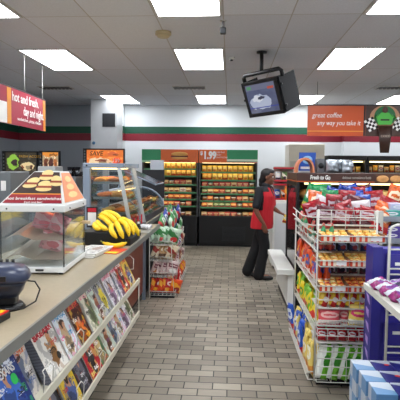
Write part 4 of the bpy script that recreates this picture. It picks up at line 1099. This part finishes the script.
# ------------------------------------------------------------------ right side: island cooler
o = thing('island_cooler', 'black open island cooler with a brown Fresh to Go header, behind the chip bags', 'cooler', (.72, 5.2, 0))
IW, ID = 2.3, .9
brown = mat('header_brown', (66, 38, 30), .4, 0, .2, 6)
MB().box(0.02, IW, .03, ID, 0, .5).obj('base', black, o)
MB().box(0.02, IW, .75, ID, .5, 1.45).box(.02, IW, .05, .75, .5, .512).obj('back_panel', dark, o)
MB().box(0, .03, .0, .05, .45, 1.45).box(0, .03, .85, ID, .45, 1.45).box(0, .03, .05, .85, 1.41, 1.45).box(0, .03, .05, .85, .45, .49).obj('side_frame', black, o)
MB().box(.008, .02, .05, .85, .49, 1.41).obj('side_glass', mat('smoked_glass', (30, 24, 24), .08), o)
MB().box(0, IW, 0, ID, 1.45, 1.555, bev=.004).obj('header', brown, o)
MB().box(-.003, .82, -.003, -.0005, 1.462, 1.468).box(-.003, -.0005, 0, ID, 1.462, 1.468).obj('orange_line', orh, o)
text('Fresh to Go', .062, letter_w, o, (.14, -.003, 1.488), shear=.1, bold=.0015, fit=.21)
text('delicious convenience foods', .04, mat('grey_letters', (190, 184, 176), .5), o, (.48, -.003, 1.497), name='small_lettering', fit=.3)
ck = mat('cookie_print', (206, 150, 90), .5, 0, .4, 26)
MB().box(.83, IW-.02, -.004, -.0005, 1.455, 1.55).obj('cookie_picture', mat('picture_ground', (90, 56, 36), .5, 0, .4, 12), o)
for i in range(8): MB().ell((.9+i*.14, -.006, 1.5), .065, .006, .038).obj('cookie_picture', ck, o)
for z in (1.14, .84): MB().box(.03, IW, .12, .75, z, z+.012).obj('shelf', dark, o)
MB().box(.1, IW-.1, .1, .13, 1.43, 1.45).obj('lamp_tube', gl_lamp, o)
brm = [mat('bread_bag_tan', (214, 160, 96), .4, 0, .3, 12), mat('bread_bag_cream', (236, 210, 160), .4, 0, .3, 14), mat('bread_bag_orange', (226, 130, 70), .4, 0, .3, 12)]
for i in range(6):
    m = MB(); m.ell((0, 0, .06), .1, .12, .06, nu=14, nv=9)
    put('bread_loaf', m.mesh('loaf', brm[i % 3]), None, (.72+.15+i*.21, 5.48, 1.2525), (0, 0, 0), f'{("tan","cream","orange")[i%3]} bagged loaf, {ORD[i]} from the left on the top shelf of the island cooler', 'bread', 'bagged loaves in the island cooler')
MB().box(.03, IW, .12, .7, 1.24, 1.252).obj('shelf', dark, o)
# things on the island
o = thing('orange_arch_sign', 'orange folded arch of card on top of the island cooler', 'sign', (.75, 5.5, 1.556))
P_ = [(.105-.105*math.cos(a), .17*math.sin(a)**.8 if math.sin(a) > 0 else 0) for a in [i*PI/10 for i in range(11)]]
Q_ = [(.105-.085*math.cos(a), .145*math.sin(a)**.8 if math.sin(a) > 0 else 0) for a in [i*PI/10 for i in range(11)]]
m = MB()
vs = [V3((x, 0, z)) for x, z in P_]+[V3((x, .2, z)) for x, z in P_]+[V3((x, 0, z)) for x, z in Q_]+[V3((x, .2, z)) for x, z in Q_]
fs = [(i, i+1, 12+i, 11+i) for i in range(10)]+[(22+i, 33+i, 34+i, 23+i) for i in range(10)]+[(i, 22+i, 23+i, i+1) for i in range(10)]+[(11+i, 12+i, 34+i, 33+i) for i in range(10)]+[(0, 11, 33, 22), (10, 32, 43, 21)]
m.add(vs, fs); m.obj('card_arch', mat('faded_orange', (214, 130, 90), .5), o)
o = thing('blue_poster', 'small blue printed poster standing on the island cooler', 'poster', (.83, 5.85, 1.556))
MB().box(0, .2, 0, .01, 0.02, .24).obj('sheet', mat('poster_blue', (40, 90, 190), .4), o); MB().box(0, .2, -.02, .03, 0, .02).obj('foot', white, o)
MB().ell((.1, -.003, .15), .06, .003, .05).obj('poster_picture', mat('sky_blue', (150, 200, 236), .5), o); MB().box(.02, .18, -.003, -.0005, .04, .07).obj('poster_stripe', letter_w, o)
o = thing('grey_speaker_box', 'small grey box beside the blue poster on the island', 'box', (1.0, 5.6, 1.556))
MB().box(0, .09, 0, .15, 0, .16, bev=.006).obj('casing', mat('mid_grey', (104, 106, 110), .5), o); MB().tube([(.045, -.001, .08), (.045, -.008, .08)], .032, 14).obj('speaker_grille', dark, o)
silv = mat('silver_film', (176, 184, 192), .2, .5, .3, 20)
for i, (x, y, rz) in enumerate(((1.14, 5.55, .3), (1.22, 5.62, -.4), (1.18, 5.75, .1), (1.3, 5.55, .6))):
    put('ice_bag', pouch_me('clear_film_bag', .17, .15, .11, silv, i, wr=.3), None, (x+.03, y, 1.557), (0, 0, rz), f'silvery clear film bag, {ORD[i]} from the grey box on the island cooler', 'film bag', 'film bags on the island cooler')
# low white deck at the island end
o = thing('white_display_deck', 'low white display shelf at the end of the island cooler beside the woman', 'shelf', (.56, 5.2, 0))
MB().box(-.03, .155, 0, 1.3, .44, .5, bev=.004).obj('deck_top', white, o)
MB().box(.09, .155, .03, 1.25, .1, .44).obj('deck_panel', white, o); MB().box(.11, .155, .05, 1.2, 0, .1).obj('plinth', black, o)
# white cabinet & rack behind
o = thing('white_cabinet', 'plain white cabinet standing behind the island beside the woman', 'cabinet', (.68, 7.6, 0))
MB().box(0, .9, 0, .6, .05, 1.1, bev=.008).obj('body', white, o); MB().box(.03, .87, .03, .57, 0, .05).obj('plinth', black, o); MB().box(.04, .86, -.012, -.001, .15, 1.05).obj('door', mat('white_door', (208, 210, 210), .4), o)
MB().box(.42, .44, -.02, -.0125, .5, .6).obj('handle', steel, o)
o = thing('candy_stand', 'small red framed shelf stand of packs on top of the white cabinet', 'stand', (.70, 7.65, 1.1005))
MB().box(0, .32, .15, .17, 0, .53).obj('back_board', mat('pale_board', (170, 160, 150), .5), o)
for z in (.01, .24, .3, .5): MB().box(-.005, .325, 0, .15, z, z+.012).box(-.005, .325, -.008, 0, z-.008, z+.02).obj('red_shelf', mat('stand_red', (170, 30, 40), .5), o)
for i, (x, z, c, nmc) in enumerate(((.06, .0225, 'blue', (40, 80, 170)), (.16, .0225, 'orange', (226, 110, 40)), (.26, .0225, 'yellow', (236, 200, 60)), (.07, .3125, 'white', (216, 220, 224)), (.17, .3125, 'green', (90, 130, 70)), (.26, .3125, 'grey', (120, 124, 130)))):
    put('candy_pack', pouch_me('candy_pack', .085, .14, .04, pouch_mat('candy_'+c, nmc, (230, 220, 200), (60, 40, 60), i % 3), i), None, (.70+x, 7.72, 1.1005+z), (0, 0, 0), f'{c} candy pack on the small red stand behind the woman', 'candy pack', 'packs on the red stand')
o = put('candy_pack', pouch_me('orange_hang', .12, .22, .04, pouch_mat('candy_orange2', (226, 96, 30), (240, 170, 60), (60, 30, 30), 1), 8), None, (.93, 7.5, 1.12), (0, 0, 0), 'large orange candy bag leaning in front of the red stand', 'candy pack')
o.location = (.93, 7.66, 1.1005); o.rotation_euler = (-.05, 0, 0); o.location.y = 7.62

# back right wall coolers
def rcooler(X0, Wd, lab, rows_):
    o = thing('glass_front_cooler', lab, 'cooler', (X0, 9.75, 0))
    MB().box(0, Wd, .05, .8, 0, .7).box(0, Wd, .72, .8, .7, 1.78).box(0, .03, .05, .72, .7, 1.78).box(Wd-.03, Wd, .05, .72, .7, 1.78).obj('cabinet', black, o)
    MB().box(0, Wd, 0, .8, 1.78, 1.87, bev=.005).obj('top_box', mat('charcoal', (36, 34, 34), .5), o)
    MB().box(0, .035, .0, .05, .7, 1.78).box(Wd-.035, Wd, 0, .05, .7, 1.78).box(0, Wd, 0, .05, .66, .7).obj('door_frame', black, o)
    MB().box(.04, Wd-.04, .15, .18, 1.74, 1.765).obj('lamp_tube', gl_lamp, o)
    for z in (1.52, 1.3, 1.05): MB().box(.03, Wd-.03, .12, .72, z, z+.012).box(.03, Wd-.03, .105, .12, z-.012, z+.025).obj('shelf', mat('shelf_metal', (120, 118, 108), .4), o)
    return o
rcooler(1.96, .76, 'black framed wall cooler of small yellow packs, behind the island at right', 1)
rcooler(2.74, .95, 'wide black framed wall cooler of stacked tan packs, right end of back wall', 1)
k = 0
for X0, Wd, nmw in ((1.96, .76, 'left'), (2.74, .95, 'right')):
    for zi, z in enumerate((1.5325, 1.3125)):
        n_ = int((Wd-.1)/.11)
        for i in range(n_):
            mt = ([yel, sw_t, yel] if nmw == 'left' else [sw_t, yel2, sw_w])[(i+zi) % 3]
            put('food_packet', pouch_me('tall_packet', .095, .15 if nmw == 'right' else .12, .05, mt, i % 3), None, (X0+.1+i*.11, 9.75+.2, z), (0, 0, 0), f'{NAMEC[mt.name]} packet, {ORD[i]} from left, {("upper", "lower")[zi]} shelf of the {nmw} wall cooler behind the island', 'food packet', f'packets in the {nmw} wall cooler')
o = thing('cream_cabinet', 'tall cream cabinet against the back wall left of the wall coolers', 'cabinet', (1.2, 9.9, 0))
MB().box(0, .72, 0, .7, .06, 2.1, bev=.01).obj('body', mat('cream_enamel', (214, 208, 190), .5), o); MB().box(.03, .69, .03, .67, 0, .06).obj('plinth', black, o)
MB().box(.02, .34, -.015, -.001, .2, 1.75).obj('door', mat('cream_door', (190, 186, 172), .5), o); MB().box(.38, .7, -.015, -.001, .2, 1.75).obj('door', mat('cream_door', (190, 186, 172), .5), o)

# ------------------------------------------------------------------ candy rack (front right)
o = thing('candy_rack', 'white wire candy rack in the front right with trays of packs and bags', 'candy rack', (0, 0, 0))
X0, X1, Y0, Y1 = .64, 1.055, 3.47, 4.6
MB().box(X0+.02, X1, Y0+.03, Y1-.02, 0, .045).obj('base_plinth', black, o)
def bars(y, x0, x1, z0, z1, nz_, nx_, r=.0032):
    m = MB()
    for i in range(nz_+1): z = z0+(z1-z0)*i/nz_; m.tube([(x0, y, z), (x1, y, z)], r, 5)
    for i in range(nx_+1): x = x0+(x1-x0)*i/nx_; m.tube([(x, y, z0), (x, y, z1)], r*1.3, 5)
    return m
MB().tube([(X0, Y0, .045), (X0, Y0, 1.31)], .007, 6).obj('upright', wire_m, o)
MB().tube([(X1, Y0, .045), (X1, Y0, 1.31)], .007, 6).obj('upright', wire_m, o)
MB().tube([(X0, Y1, .045), (X0, Y1, 1.2)], .007, 6).obj('upright', wire_m, o)
bars(Y0+.06, X0, X1, 1.16, 1.3, 4, 4, r=.0025).obj('top_grid', wire_m, o)
# front bins
m = wire_tray(MB(), X0, X1, Y0-.09, Y0+.12, .075, .265, 4, .003); m.obj('front_basket', wire_m, o)
for z in (.13, .19, .25, .3): MB().tube([(X0, Y0-.093, z), (X1, Y0-.093, z)], .004, 5).obj('basket_bar', wire_m, o)
for z, lp, nmz in ((.362, .1, 'bin'), (.612, .12, 'bin')):
    MB().box(X0, X1, Y0-.07, Y0+.2, z-.012, z-.004).obj('bin_floor', wire_m, o)
    m = MB()
    for zz in (0, lp*.5, lp): m.tube([(X0, Y0+.1, z+zz), (X0, Y0-.08, z+zz), (X1+.02, Y0-.08, z+zz), (X1+.02, Y0+.1, z+zz)], .0045, 5)
    for i in range(7): x = X0+(X1+.02-X0)*i/6; m.tube([(x, Y0-.08, z), (x, Y0-.08, z+lp)], .0028, 4)
    m.obj('bin_wire', wire_m, o)
m = MB()
for i in range(22): x = X0+(X1-X0)*i/21; m.tube([(x, Y0-.1, .495), (x, Y0-.1, .53)], .0025, 4)
m.tube([(X0, Y0-.1, .495), (X1, Y0-.1, .495)], .004, 5).tube([(X0, Y0-.1, .53), (X1, Y0-.1, .53)], .004, 5).obj('comb_rail', wire_m, o)
brownc = mat('brown_card', (132, 100, 74), .6, 0, .12, 10)
t = NT('red_white_tray'); vec, u, _, v = t.gen()
st = t.M('GREATER_THAN', t.M('FRACT', t.M('MULTIPLY', u, 5.5)), .45)
trayp = t.out(t.mix(st, lin(226, 74, 40), lin(240, 226, 200)), .45)
ylp = [pouch_mat('cracker_yellow', (250, 196, 70), (252, 232, 170), (236, 150, 60), 1, .35), pouch_mat('cracker_gold', (240, 176, 56), (250, 226, 140), (226, 110, 50), 0, .35), pouch_mat('cracker_orange', (226, 92, 36), (246, 180, 90), (190, 30, 30), 1, .35)]
YN = ['yellow', 'gold', 'orange']
cnt = 0
for zi, (z, xw) in enumerate(((1.1, 1.085), (.925, 1.05), (.745, 1.045))):
    sh = MB().box(X0-.0, xw, Y0-.11, Y0+.1, z-.012, z-.006).obj('carton_shelf', wire_m, o)
    m = MB(); m.tube([(X0-.012, Y0+.1, z+.035), (X0-.012, Y0-.118, z+.035), (xw+.012, Y0-.118, z+.035), (xw+.012, Y0+.1, z+.035)], .004, 5)
    m.obj('shelf_rail', wire_m, o)
    wq = (xw-X0)/2
    for b_ in range(2):
        xa = X0+b_*wq+.002; xb = xa+wq-.006
        c = thing('candy_carton', f'open red and white fronted cracker carton, {("left", "right")[b_]} one on the {("upper", "middle", "lower")[zi]} candy rack shelf', 'carton', (xa, Y0-.11, z-.0055), group='cracker cartons on the candy rack')
        ww = xb-xa
        MB().box(0, ww, 0, .2, 0, .003).box(0, .002, 0.002, .2, .003, .05).box(ww-.002, ww, .002, .2, .003, .05).box(0.002, ww-.002, .198, .2, .003, .075).obj('carton_body', brownc, c)
        MB().box(0, ww, 0, .002, .003, .046).obj('carton_front', trayp, c)
        MB().box(ww*.55, ww*.9, -.0015, -.0003, .008, .036).obj('price_label', letter_w, c)
        nq = 4
        for q in range(nq):
            mi_ = (b_+q) % 2 if zi < 2 else (2 if b_ else (q % 2)*2)
            for rw in range(3):
                put('cracker_pack', pouch_me('cracker_pack', (ww-.01)/nq-.003, .062, .03, ylp[mi_], q), None, (xa+.005+(ww-.01)/nq*(q+.5), Y0-.075+rw*.055, z-.001+.012*rw), (-1.05, 0, 0), f'{YN[mi_]} cracker pack, {ORD[q]} column, {("front", "middle", "back")[rw]} row, {("upper", "middle", "lower")[zi]} {("left", "right")[b_]} carton', 'cracker pack', 'cracker packs in the cartons of the candy rack')
# pouches in the front bins
ry_ = pouch_mat('redyellow_pouch', (206, 36, 30), (240, 200, 60), (240, 230, 220), 3); rp = pouch_mat('red_pouch', (206, 24, 32), (236, 226, 226), (160, 10, 30), 0); gp = pouch_mat('lime_pouch', (120, 204, 50), (236, 240, 232), (60, 150, 40), 3); wp = pouch_mat('whitered_pouch', (222, 220, 222), (200, 40, 50), (190, 190, 200), 1)
def rowp(mt, nm_, n_, z, y, w, h, tilt, roll, where, x0=X0, x1=X1, layers=1, th=.035):
    for L_ in range(layers):
        for i in range(n_):
            x = x0+(x1-x0)*(i+.5)/n_
            put('candy_pouch', pouch_me(f'candy_pouch', w, h, th, mt, i % 4), None, (x, y+L_*.045, z), (tilt, roll+random.uniform(-.05, .05), random.uniform(-.1, .1)), f'{nm_} pouch, {ORD[i]} from left, {("front", "back")[L_]} row, {where[7:]}', 'candy pouch', f'{nm_} pouches {where}')
rowp(ry_, 'red and yellow', 6, .615, Y0-.03, .07, .1, -.2, .45, 'in the upper wire bin of candy rack', layers=2, x1=X1-.03)
rowp(rp, 'red', 5, .366, Y0-.04, .065, .085, -.1, .1, 'in the lower wire bin of candy rack', x1=X1-.06, layers=2)
rowp(wp, 'white and red', 1, .366, Y0-.04, .08, .085, -.1, .0, 'in the right end of lower bin', x0=X1-.07, x1=X1)
rowp(gp, 'lime green', 5, .082, Y0-.05, .085, .25, -.08, .22, 'in the bottom basket of candy rack', layers=2, x1=X1-.05, th=.04)
pinkb = pouch_mat('pink_roll_bag', (232, 90, 100), (246, 190, 180), (240, 226, 220), 0); yelb = pouch_mat('yellow_roll_bag', (244, 216, 110), (226, 60, 110), (240, 236, 220), 0)
MB().box(X0, X1, Y0-.08, Y0+.1, .478, .484).obj('comb_shelf', wire_m, o)
put('candy_bag', pouch_me('pillow_bag', .16, .12, .06, pinkb, 1), None, (.725, Y0-.055, .485), (-.12, 0, 0), 'large pink and white candy bag at the left of the comb rail', 'candy bag')
put('candy_bag', pouch_me('pillow_bag3', .07, .11, .05, pinkb, 3), None, (.835, Y0-.01, .485), (-.12, .05, -.1), 'small pink candy bag between the large pink and the yellow bag', 'candy bag')
put('candy_bag', pouch_me('pillow_bag2', .14, .15, .06, yelb, 2), None, (.925, Y0-.06, .485), (-.12, .05, 0), 'yellow candy bag with pink print on the comb rail of the candy rack', 'candy bag')
put('candy_bag', pouch_me('pillow_bag3', .07, .11, .05, pinkb, 3), None, (1.015, Y0-.03, .485), (-.12, .05, -.1), 'small pink candy bag at the right end of the comb rail', 'candy bag')
# dark blue packs behind upper shelves
db = pouch_mat('navy_pouch', (24, 40, 90), (180, 190, 220), (150, 30, 40), 1)
rowp(db, 'navy', 5, .99, Y0+.13, .07, .1, 0, 0, 'in the gap behind the upper cartons')
rowp(pouch_mat('maroon_pouch', (90, 24, 40), (200, 180, 190), (30, 30, 40), 1), 'maroon', 5, .82, Y0+.13, .07, .1, 0, 0, 'in the gap behind the middle cartons')
MB().box(X0, X1, Y0+.1, Y0+.2, .98, .986).box(X0, X1, Y0+.1, Y0+.2, .81, .816).obj('inner_shelf', wire_m, o)
# left side trays (facing the aisle)
side = [(.05, pouch_mat('blue_side', (40, 90, 200), (226, 236, 246), (210, 40, 50), 0), 'blue', pouch_mat('clearyellow', (236, 210, 110), (244, 240, 220), (226, 150, 60), 0), 'pale yellow', .26),
        (.4, pouch_mat('yellow_side', (240, 210, 40), (80, 170, 60), (220, 40, 40), 0), 'yellow and green', pouch_mat('lime_side', (120, 190, 60), (240, 220, 60), (220, 60, 50), 1), 'lime', .22),
        (.72, pouch_mat('orange_side', (226, 84, 30), (60, 90, 180), (240, 220, 210), 0), 'orange and blue', pouch_mat('orange_side2', (206, 60, 34), (240, 160, 60), (60, 60, 150), 1), 'dark orange', .22),
        (1.0, pouch_mat('multi_side', (190, 70, 60), (80, 170, 120), (226, 226, 220), 1), 'red and green', pouch_mat('multi_side2', (60, 150, 130), (226, 110, 60), (230, 220, 210), 0), 'teal', .2)]
rr = random.Random(3)
for ti, (z, m1, n1, m2, n2, h) in enumerate(side):
    xo = X0-.0 if ti else X0-.045
    m = MB()
    for zz in (z, z+.06): m.tube([(X0+.1, Y0+.005, zz), (xo, Y0+.005, zz), (xo, Y1, zz), (X0+.1, Y1, zz)], .0045, 5)
    for i in range(9): y = Y0+(Y1-Y0)*i/8; m.tube([(xo, y, z+.06), (xo, y, z), (X0+.02, y, z)], .003, 4)
    m.obj('side_tray', wire_m, o)
    MB().box(xo, X0+.13, Y0+.13, Y1, z-.008, z-.004).obj('side_shelf', wire_m, o)
    n_ = 9
    for i in range(n_):
        for dp in range(2):
            y = Y0+.09+(Y1-Y0-.16)*i/(n_-1)
            mt, nn = (m1, n1) if rr.random() < .6 else (m2, n2)
            if ti == 0 and i < 3: mt, nn = m2, n2
            put('candy_bag', pouch_me(f'side_bag{h}', .15, h, .05, mt, i % 4, wr=.25), None, (xo+.035+dp*.055, y, z+.004), (rr.uniform(-.12, .12), rr.uniform(.02, .14), PI/2+rr.uniform(-.25, .25)), f'{nn} candy bag, {ORD[i]} from near end, {("outer", "inner")[dp]} row, {("bottom", "second", "third", "top")[ti]} aisle tray', 'candy bag', f'candy bags on the {("bottom", "second", "third", "top")[ti]} aisle-side tray')
# top basket of chip bags
m = MB()
m.tube([(X0-.06, Y0+.35, 1.23), (X0-.02, Y0+.12, 1.24), (X0+.08, Y0+.05, 1.25), (X1+.01, Y0+.05, 1.25)], .005, 6).tube([(X0-.06, Y0+.35, 1.17), (X0-.02, Y0+.12, 1.18), (X0+.08, Y0+.05, 1.19), (X1+.01, Y0+.05, 1.19)], .005, 6)
m.tube([(X0-.06, Y0+.35, 1.17), (X0-.03, Y1, 1.17)], .005, 6).tube([(X0-.06, Y0+.35, 1.23), (X0-.03, Y1, 1.23)], .005, 6)
m.obj('chip_basket', wire_m, o)
MB().box(X0-.02, X1+.02, Y0+.12, Y1, 1.12, 1.128).box(X1+.02, 1.55, 4.2, Y1, 1.12, 1.128).obj('basket_floor', wire_m, o)
chipc = [(pouch_mat('chip_red', (150, 16, 30), (196, 176, 184), (80, 8, 20), 2, .22), 'dark red'), (pouch_mat('chip_blue', (30, 66, 160), (226, 230, 240), (190, 40, 50), 0, .22), 'blue'), (pouch_mat('chip_green', (20, 130, 70), (226, 236, 226), (200, 180, 50), 0, .22), 'green'), (pouch_mat('chip_orange', (214, 96, 40), (246, 220, 190), (190, 30, 40), 0, .22), 'orange'), (pouch_mat('chip_white', (214, 206, 210), (190, 30, 50), (150, 150, 160), 2, .22), 'white'), (pouch_mat('chip_maroon', (88, 12, 28), (190, 170, 180), (60, 10, 20), 2, .22), 'maroon')]
rr = random.Random(21)
rows4 = [(Y0+.17, [5, 0, 5, 0, 3], 1.13, .2), (Y0+.3, [0, 5, 0, 4, 3], 1.135, .23), (Y0+.45, [4, 0, 5, 1, 0], 1.15, .25), (Y0+.62, [3, 2, 0, 1, 0], 1.17, .26), (Y0+.82, [2, 1, 1, 0, 1], 1.19, .26), (Y0+1.05, [2, 2, 1, 1, 5, 3], 1.2, .27)]
for ri, (y, cs, z, h) in enumerate(rows4):
    for i, c in enumerate(cs):
        x = X0+.07+i*(.1+.01*ri)+.004*ri
        mt, nn = chipc[c]
        put('chip_bag', pouch_me(f'chip_bag{h}', .15, h, .055, mt, (i+ri) % 4, wr=.28), None, (x, y+rr.uniform(-.02, .02), z-.005), (rr.uniform(-.3, .05), rr.uniform(-.4, .4), rr.uniform(-.4, .4)), f'{nn} glossy chip bag, {ORD[i]} from left, {("front", "second", "third", "fourth", "fifth", "back")[ri]} row of top basket', 'chip bag', 'chip bags in the top basket of the candy rack')

# gondola behind the candy rack, to the right
o = thing('white_gondola', 'white metal shelf unit with slotted post right of the candy rack', 'shelf unit', (1.085, 3.62, 0))
cream = mat('gondola_white', (216, 214, 204), .4)
MB().box(0, .06, 0, .04, 0, 1.29).obj('end_post', cream, o)
for i in range(5): MB().box(.022, .036, -.002, -.0005, 1.2-i*.05-.012, 1.2-i*.05).obj('post_slot', black, o)
MB().box(.0, .95, .5, .53, 0, 1.29).obj('back_panel', cream, o)
for z in (.15, .55, .85, 1.06, 1.225): s_ = MB().box(.06, .95, .03, .5, z, z+.02).obj('shelf', cream, o); MB().box(.06, .95, .01, .03, z-.012, z+.025).obj('price_rail', mat('grey_rail', (150, 156, 166), .4), s_)
boxc = [((60, 160, 150), 'teal'), ((70, 60, 150), 'purple'), ((196, 190, 220), 'lilac'), ((40, 150, 80), 'green'), ((90, 70, 160), 'violet'), ((180, 210, 220), 'pale blue')]
def carton_me(w, d, h, rgb, i):
    t_ = NT(f'carton_{i}'); vec, u, _, v = t_.gen(); c = lin(*rgb)
    cl = t_.mix(t_.ell(u, v, .5, .5, .35, .3), c, lin(232, 230, 236)); cl = t_.mix(t_.rect(u, v, .3, .7, .42, .58), cl, c)
    return MB().box(-w/2, w/2, 0, d, 0, h, bev=.003).mesh('pack_box', t_.out(cl, .35))
bx = [carton_me(.13, .2, .045, c[0], i) for i, c in enumerate(boxc)]
for zi, (z, cols_) in enumerate(((1.2455, [0, 2, 1, 5]), (1.0805, [4, 3, 3, 1]), (.8705, [3, 3, 4, 0]))):
    for i, c in enumerate(cols_):
        for st_ in range(2 if zi else 1):
            put('pack_box', bx[c], None, (1.085+.14+i*.15, 3.67, z+st_*.0455), (.0, 0, 0), f'flat {boxc[c][1]} box, {ORD[i]} from slotted post, {("top", "second", "third")[zi]} shelf, {("lower", "upper")[st_]} of its pile', 'box', 'flat boxes on the white shelf unit')
put('pack_box', bx[2], None, (1.3, 3.75, 1.2915), (.0, 0, .1), 'flat lilac box lying on top of the others beside the slotted post', 'box', 'flat boxes on the white shelf unit')
put('pack_box', bx[5], None, (1.45, 3.7, 1.2915), (.0, 0, -.05), 'flat pale blue box lying on the purple one on the top shelf', 'box', 'flat boxes on the white shelf unit')
# bags standing further back on the right
for i, (c, nn) in enumerate(((0, 'dark red'), (3, 'orange'), (2, 'green'), (0, 'dark red'), (4, 'white'), (2, 'green'), (3, 'orange'))):
    put('chip_bag', pouch_me('chip_bag_far', .16, .2, .07, chipc[c][0], i % 4), None, (1.3+i*.15, 5.4, 1.1525), (-.1, 0, rr.uniform(-.3, .3)), f'{nn} bag standing in the island cooler, {ORD[i]} from the bread', 'chip bag', 'bags in the island cooler behind the chip basket')

# blue display tower with white wire frame
bl = mat('deep_blue_card', (52, 44, 150), .4, 0, .12, 5)
o = thing('blue_display_tower', 'deep blue cardboard display tower beside the candy rack', 'display stand', (.9, 3.02, 0))
MB().box(0.06, .62, .03, .14, 0, 1.1).obj('tower_body', bl, o)
MB().box(0.0, .06, .0, .15, .0, 1.115).obj('side_panel', mat('blue_side_card', (44, 40, 132), .4, 0, .2, 4), o)
for i in range(7): MB().prism([(.03+.02*(i % 2), .2+i*.09), (.08+.02*(i % 2), .22+i*.09), (.11, .26+i*.09), (.05, .25+i*.09)], 'x', -.0015, -.0003).obj('side_print', mat('print_pale', (180, 150, 210), .5), o)
for z in (1.02, .8, .58, .36): MB().box(.09, .62, .012, .029, z-.09, z+.05).obj('blue_drawer', bl, o); MB().box(.14, .22, .008, .0115, z-.02, z).obj('white_label', letter_w, o)
o = thing('wire_frame_rack', 'white round cornered wire rack in front of the blue display tower', 'wire rack', (.985, 2.98, 0))
m = MB(); m.tube([(0, 0, 0), (0, 0, 1.22), (.012, 0, 1.25), (.04, 0, 1.262), (.6, 0, 1.262)], .009, 8); m.obj('outer_tube', wire_m, o)
for z in (1.11, .99, .955, .74, .7, .5, .46, .3): MB().tube([(0, 0, z), (.6, 0, z)], .006, 6).obj('cross_bar', wire_m, o)
MB().tube([(.6, 0, 0), (.6, 0, 1.262)], .009, 8).obj('outer_tube', wire_m, o)
# near white shelf with purple packs
o = thing('near_gondola', 'white shelf corner jutting in from the right with shiny purple packs', 'shelf unit', (.8, 1.0, 0))
MB().box(0, .5, 0, 1.85, .895, .93).obj('shelf', cream, o)
MB().box(.35, .5, 0, 1.8, .0, .895).obj('shelf_support', cream, o)
pp = pouch_mat('purple_foil', (150, 30, 110), (206, 206, 220), (110, 40, 130), 1, .15); sp_ = pouch_mat('silver_foil', (176, 170, 190), (120, 60, 150), (60, 50, 80), 0, .15); bk_ = pouch_mat('black_foil', (40, 40, 60), (170, 176, 200), (120, 50, 140), 1, .15)
for i, (x, y, mt, nn) in enumerate(((.86, 2.7, pp, 'magenta'), (.87, 2.58, pp, 'magenta'), (.88, 2.46, pp, 'magenta'), (.96, 2.68, sp_, 'silver'), (.97, 2.55, sp_, 'silver'), (.985, 2.42, bk_, 'black'), (.9, 2.33, bk_, 'black'), (1.0, 2.3, bk_, 'black'))):
    put('foil_pack', pouch_me('foil_pack', .12, .1, .06, mt, i % 4, wr=.3), None, (x, y-.04, .945), (-1.35, 0, .2), f'shiny {nn} foil pack, {ORD[i]} from the far corner of the near white shelf', 'foil pack', 'shiny packs on the near white shelf')
# drink cartons
t = NT('energy_carton_blue'); vec, u, w_, v = t.gen()
chk = t.M('ABSOLUTE', t.M('SUBTRACT', t.M('GREATER_THAN', t.M('ADD', w_, t.M('MULTIPLY', u, .3)), .85), t.M('LESS_THAN', v, .22)))
col = t.mix(chk, lin(24, 28, 116), lin(176, 182, 198)); cbl = t.out(t.mix(t.ell(u, w_, .75, .55, .14, .08), col, lin(214, 40, 40)), .35)
t = NT('energy_carton_silver'); vec, u, w_, v = t.gen()
chk = t.M('ABSOLUTE', t.M('SUBTRACT', t.M('GREATER_THAN', t.M('ADD', w_, t.M('MULTIPLY', u, .3)), .6), t.M('LESS_THAN', v, .5)))
col = t.mix(chk, lin(88, 134, 178), lin(176, 186, 198)); csl = t.out(t.mix(t.ell(u, v, .5, .5, .1, .1), col, lin(214, 40, 40)), .35)
cw, cd, chh = .088, .118, .134
cme = {c: MB().box(0, cw, 0, cd, 0, chh, bev=.002).mesh('drink_carton', m_) for c, m_ in (('blue', cbl), ('silver', csl))}
for cxi in range(5):
    for ry in range(4):
        nl = 5 if ry > 0 else (4 if cxi < 1 else 5)
        kind = 'silver' if cxi == 0 else 'blue'
        off = (0, .03, .06, .09)[3-ry]*.5
        for L_ in range(nl):
            if L_ < nl-2 and cxi > 0 and ry > 0: continue_ = True
            put('drink_carton', cme[kind], None, (.6+cxi*(cw+.003)+off*.6, 1.84+ry*(cd+.003), L_*(chh+.0006)), (0, 0, 0), f'{kind} drink carton, {ORD[cxi]} from aisle, {ORD[3-ry]} row from the back, {ORD[L_]} layer up', 'drink carton', 'stacked drink cartons in the bottom right corner')
o = thing('red_cap_bottle', 'bottle with a red cap standing at the aisle corner of the drink cartons', 'bottle', (.575, 1.9, 0))
MB().cyl((0, 0, .0), .02, .42, 14).cyl((0, 0, .42), .02, .06, 14, r2=.012).obj('bottle_body', mat('bottle_white', (206, 214, 226), .3), o); MB().cyl((0, 0, .48), .016, .03, 12).obj('cap', letter_r, o)

# ------------------------------------------------------------------ view
S.world = D.worlds.new('world'); S.world.use_nodes = True
bgn = S.world.node_tree.nodes['Background']; bgn.inputs[0].default_value = (.75, .85, 1, 1); bgn.inputs[1].default_value = .9
vs_ = S.view_settings; vs_.view_transform = 'Standard'; vs_.look = 'None'; vs_.exposure = -.15; vs_.gamma = 1; vs_.use_curve_mapping = False
